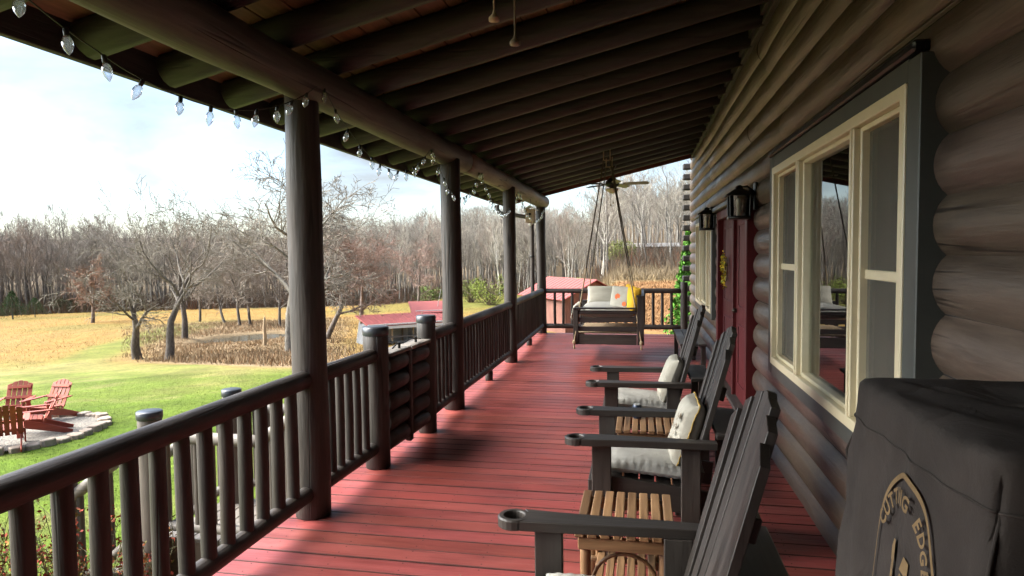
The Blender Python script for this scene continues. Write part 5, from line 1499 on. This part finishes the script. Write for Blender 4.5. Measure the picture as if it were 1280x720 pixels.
make_bush('yellow green bush beyond the far railing, left of the swing ropes', at(722, 74), 4.2, 3.8, (.19, .24, .05), 4, 2600, .10, 'early green bushes at the wood edge')
make_bush('yellow green bush beyond the far railing, behind the swing ropes', at(776, 88), 4.4, 3.2, (.20, .23, .06), 5, 2200, .10, 'early green bushes at the wood edge')
make_bush('low dark green bush at the foot of the left woods', at(85, 122), 6, 2.2, (.05, .08, .03), 6, 2000, .12, 'early green bushes at the wood edge')

# ------------------------------------------------------------------ dry brush, straw and grass
def blades(name, label, cat, P, h, w, tone, lean=.35, seed=1):
    rg = np.random.default_rng(seed); n = len(P); z = terrain(P[:, 0], P[:, 1]) - .01
    a = rg.uniform(0, 2 * PI, n); s = np.stack([np.cos(a), np.sin(a)], 1) * w[:, None]; ln = rg.normal(0, lean, (n, 2)) * h[:, None]
    A = np.stack([P[:, 0] - s[:, 0], P[:, 1] - s[:, 1], z], 1); B = np.stack([P[:, 0] + s[:, 0], P[:, 1] + s[:, 1], z], 1)
    T = np.stack([P[:, 0] + ln[:, 0], P[:, 1] + ln[:, 1], z + h], 1)
    o = np_mesh(name, np.stack([A, B, T], 1).reshape(-1, 3), np.arange(3 * n).reshape(n, 3), M['blade'], np.repeat(tone, 3, 0))
    return tag(o, label, cat, None, 'stuff')
def polar(n, a0, a1, r0, r1, rg, pw=1.0):
    a = np.radians(rg.uniform(a0, a1, n)); r = r0 + (r1 - r0) * rg.uniform(0, 1, n) ** pw
    return np.stack([r * np.sin(a), r * np.cos(a)], 1)
rg_ = np.random.default_rng(5)
P = polar(150000, -62, -10, 4, 26, rg_, 1.2)
d_ = np.hypot(P[:, 0] - FC[0], P[:, 1] - FC[1]); P = P[(d_ > FR + .15) & (P[:, 0] < -3.2) & ~((P[:, 0] > -4.7) & (P[:, 1] > 4.6) & (P[:, 1] < 5.9))]
tn = ground_colour(P[:, 0], P[:, 1]) * rg_.uniform(.8, 1.2, (len(P), 1)) * np.array([[1.0, 1.05, .9]])
blades('grass', 'short green lawn grass around the fire pit', 'grass', P, rg_.uniform(.02, .05, len(P)), rg_.uniform(.002, .005, len(P)), tn, .35, 3)
P = polar(75000, -42, -20, 22, 72, rg_); azp = np.degrees(np.arctan2(P[:, 0], P[:, 1])); keep = (np.exp(-((azp + 33.3) / 7.6) ** 6) > rg_.uniform(0, 1, len(P))) & (np.hypot(*P.T) > .3 + np.interp(azp, [-60, -49, -42, -36.7, -32, -25, -15], [43, 42, 37.5, 30.5, 26.5, 22.5, 24]) + 2 * rg_.uniform(0, 1, len(P)))
dd_ = np.hypot((P[:, 0] - POND[0]) / POND[2], (P[:, 1] - POND[1]) / POND[3]); P = P[keep & (dd_ > 1.28)]
tn = np.array([[.25, .18, .105]]) * rg_.uniform(.55, 1.45, (len(P), 1)) * np.where(rg_.uniform(0, 1, (len(P), 1)) < .3, np.array([[.8, .62, .5]]), 1)
blades('dry_brush', 'dry tan weeds and brush around the pond', 'brush', P, rg_.uniform(.05, .30, len(P)) ** 1.0 * (.35 + 1.1 * fbm(P[:, 0] / 1.3, P[:, 1] / 1.3, 2, 8)) * (.5 + fbm(P[:, 0] / 3, P[:, 1] / 3, 2, 4)) * (.55 + .45 * sstep(1.2, 2.6, np.hypot((P[:, 0] - POND[0]) / POND[2], (P[:, 1] - POND[1]) / POND[3]))), rg_.uniform(.01, .03, len(P)), tn, .3, 4)
P = polar(70000, -62, -5, 38, 110, rg_, .9); g_ = ground_colour(P[:, 0], P[:, 1]); keep = g_[:, 0] > g_[:, 1] * 1.2; P = P[keep]; tn = g_[keep] * rg_.uniform(.9, 1.2, (keep.sum(), 1))
blades('straw_grass', 'orange tan straw grass over the far field', 'grass', P, rg_.uniform(.05, .14, len(P)), rg_.uniform(.006, .016, len(P)), tn, .6, 5)
P = polar(26000, -5, 8, 40, 100, rg_, .8); g_ = ground_colour(P[:, 0], P[:, 1])
blades('straw_grass', 'dry straw grass on the bank beyond the far railing', 'grass', P, rg_.uniform(.15, .5, len(P)) * np.where(np.hypot(*P.T) > 68, 2.2, .6), rg_.uniform(.02, .045, len(P)), g_ * rg_.uniform(.8, 1.3, (len(P), 1)), .4, 6)

# red-leaved shrub and stones under the near railing
def make_red_shrub(label, x, y, h, w, seed):
    rg = np.random.default_rng(seed); z0 = float(terrain(x, y))
    t = thing('shrub', label, 'shrub', (x, y, z0), 0, 'red leaved shrubs below the near railing')
    br = []; tips = []
    for i in range(26):
        e = np.array([rg.normal(0, w * .36), rg.normal(0, w * .36), h * rg.uniform(.45, 1.0)]); m = e * .5 + rg.normal(0, .06, 3)
        pts = np.array([e * .05 * np.array([1, 1, 0]), m * .5 + rg.normal(0, .02, 3), m, (m + e) / 2 + rg.normal(0, .03, 3), e]); br.append((pts, np.array([.008, .006, .005, .004, .0025]), 2))
        for k in range(9):
            f = rg.uniform(.3, 1); q = pts[int(f * 3.99)] * (1 - (f * 3.99) % 1) + pts[int(f * 3.99) + 1] * ((f * 3.99) % 1)
            e2 = q + rg.normal(0, .09, 3) + np.array([0, 0, .05]); br.append((np.array([q, (q + e2) / 2 + rg.normal(0, .012, 3), e2]), np.array([.003, .0025, .0015]), 3)); tips += [e2, (q + e2) / 2]
    V, Fq, lv = tubes_np(br); np_mesh('stems', V, Fq, M['bark'], np.array([[.16, .15, .08]]) * np.ones((len(V), 1)), t)
    tips = np.array(tips); tips = np.concatenate([tips + rg.normal(0, .018, tips.shape) for _ in range(3)]); n = len(tips)
    q, f = quads(tips, rg.uniform(.008, .022, n), rg)
    cs = np.array([[.30, .05, .025], [.38, .13, .03], [.16, .14, .03], [.22, .03, .03]])[rg.choice(4, n, p=[.35, .25, .25, .15])] * rg.uniform(.7, 1.3, (n, 1))
    np_mesh('leaves', q, f, M['leaf'], np.repeat(cs, 4, 0), t)
make_red_shrub('thin twiggy shrub with red and orange leaves, close by the foot of the stair', -4.42, 4.25, 1.15, .5, 1)
make_red_shrub('thin twiggy red leaved shrub farther left under the near railing', -4.95, 4.2, 1.1, .5, 2)
make_red_shrub('thin twiggy red leaved shrub at the stair side behind the balusters', -3.95, 4.42, .95, .4, 3)
rgk = random.Random(6)
for i, (x, y, s) in enumerate([(-4.7, 3.95, .20), (-5.25, 4.5, .20), (-4.65, 4.35, .15), (-3.75, 4.35, .18)]):
    mb = MB()
    def fn(u, v, s=s, i=i):
        a = 2 * PI * u; b = PI * (v - .5); k = s * (1 + .18 * math.sin(3 * a + i) * math.cos(2 * b) + .1 * math.sin(5 * b + i))
        return (k * math.cos(b) * math.cos(a), k * math.cos(b) * math.sin(a) * .8, k * .55 * math.sin(b))
    mb.grid(fn, 20, 10, True, True); o = mb.build('rock', M['rock']); o.location = (x, y, float(terrain(x, y)) + s * .2)
    tag(o, ['pale rock under the red shrubs below the near railing', 'pale rock lying near the stair foot post', 'small pale rock between the two red shrubs', 'pale rock beside the brown stair side'][i], 'rock', 'pale rocks in the shrub bed')

# ------------------------------------------------------------------ daylight
world = bpy.data.worlds.new('World'); scene.world = world; world.use_nodes = True
def make_sky():
    nt = world.node_tree; L = nt.links.new; bg = nt.nodes['Background']
    sk = nt.nodes.new('ShaderNodeTexSky'); sk.sky_type = 'NISHITA'; sk.sun_disc = False
    sk.sun_elevation = math.radians(SUN_EL); sk.sun_rotation = math.radians(SUN_ROT); sk.air_density = 1.0; sk.dust_density = .6; sk.ozone_density = 1.4
    tc = nt.nodes.new('ShaderNodeTexCoord'); mp = nt.nodes.new('ShaderNodeMapping'); mp.inputs['Scale'].default_value = (1, 1, 2.6)
    L(tc.outputs['Generated'], mp.inputs['Vector'])
    n = N(nt, 'ShaderNodeTexNoise', Scale=2.2, Detail=7, Roughness=.56, Distortion=.3); L(mp.outputs[0], n.inputs['Vector'])
    r = ramp(nt, [(.40, .06), (.64, 1.0)]); L(n.outputs['Fac'], r.inputs[0])
    n2 = N(nt, 'ShaderNodeTexNoise', Scale=3.5, Detail=5); L(mp.outputs[0], n2.inputs['Vector'])
    r2 = ramp(nt, [(.3, tuple(CLOUD * q for q in (.84, .88, .95))), (.75, tuple(CLOUD * q for q in (1.02, 1.02, 1.03)))]); L(n2.outputs['Fac'], r2.inputs[0])
    mx = N(nt, 'ShaderNodeMix', data_type='RGBA'); L(r.outputs[0], mx.inputs[0]); L(sk.outputs[0], mx.inputs[6]); L(r2.outputs[0], mx.inputs[7])
    sv = Vector((-.77, -.15, .62)).normalized()      # glow added to the sky, out of view to the left, to brighten the porch
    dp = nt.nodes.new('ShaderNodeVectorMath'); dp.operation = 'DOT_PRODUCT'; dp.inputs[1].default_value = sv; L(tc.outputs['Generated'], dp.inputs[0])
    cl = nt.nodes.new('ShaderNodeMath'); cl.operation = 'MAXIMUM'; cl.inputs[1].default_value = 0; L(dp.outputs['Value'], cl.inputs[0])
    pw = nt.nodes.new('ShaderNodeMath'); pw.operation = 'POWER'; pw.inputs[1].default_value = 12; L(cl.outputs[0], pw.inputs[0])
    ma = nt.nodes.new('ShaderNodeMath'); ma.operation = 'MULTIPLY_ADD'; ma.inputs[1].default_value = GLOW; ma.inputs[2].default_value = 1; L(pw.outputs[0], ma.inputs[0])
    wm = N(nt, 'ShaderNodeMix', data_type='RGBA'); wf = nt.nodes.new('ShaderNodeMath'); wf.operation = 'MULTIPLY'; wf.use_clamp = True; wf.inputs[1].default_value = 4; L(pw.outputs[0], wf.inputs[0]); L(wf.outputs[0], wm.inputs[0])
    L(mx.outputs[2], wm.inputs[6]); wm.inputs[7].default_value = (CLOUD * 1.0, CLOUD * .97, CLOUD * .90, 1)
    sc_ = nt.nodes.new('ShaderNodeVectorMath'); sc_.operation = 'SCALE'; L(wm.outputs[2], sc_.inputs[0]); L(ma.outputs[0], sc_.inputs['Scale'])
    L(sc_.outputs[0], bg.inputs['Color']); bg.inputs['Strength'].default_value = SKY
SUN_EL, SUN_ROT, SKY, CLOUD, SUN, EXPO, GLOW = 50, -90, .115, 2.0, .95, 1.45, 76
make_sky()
sd = bpy.data.lights.new('sun', 'SUN'); sd.energy = SUN; sd.angle = math.radians(38); sd.color = (1, .95, .87)
so = bpy.data.objects.new('sun', sd); COL.objects.link(so)
v = Vector((-math.cos(math.radians(SUN_EL)), .06, math.sin(math.radians(SUN_EL)))); so.rotation_euler = v.to_track_quat('Z', 'Y').to_euler()

cd = bpy.data.cameras.new('camera'); cam = bpy.data.objects.new('camera', cd); COL.objects.link(cam)
cd.sensor_width = 36; cd.lens = F / 1280 * 36; cd.clip_start = .05; cd.clip_end = 3000
mw = Matrix.Identity(4)
for i in range(3):
    for j in range(3): mw[i][j] = ROT[i][j]
mw.translation = (0, 0, EYE); cam.matrix_world = mw
scene.camera = cam
vs = scene.view_settings; vs.view_transform = 'Standard'; vs.look = 'None'; vs.exposure = EXPO; vs.gamma = 1; vs.use_curve_mapping = False
scene.render.resolution_x, scene.render.resolution_y = 1024, 576
cy = scene.cycles; cy.max_bounces = 10; cy.transparent_max_bounces = 16; cy.diffuse_bounces = 5; cy.glossy_bounces = 4
cy.sample_clamp_indirect = 8; cy.use_denoising = True
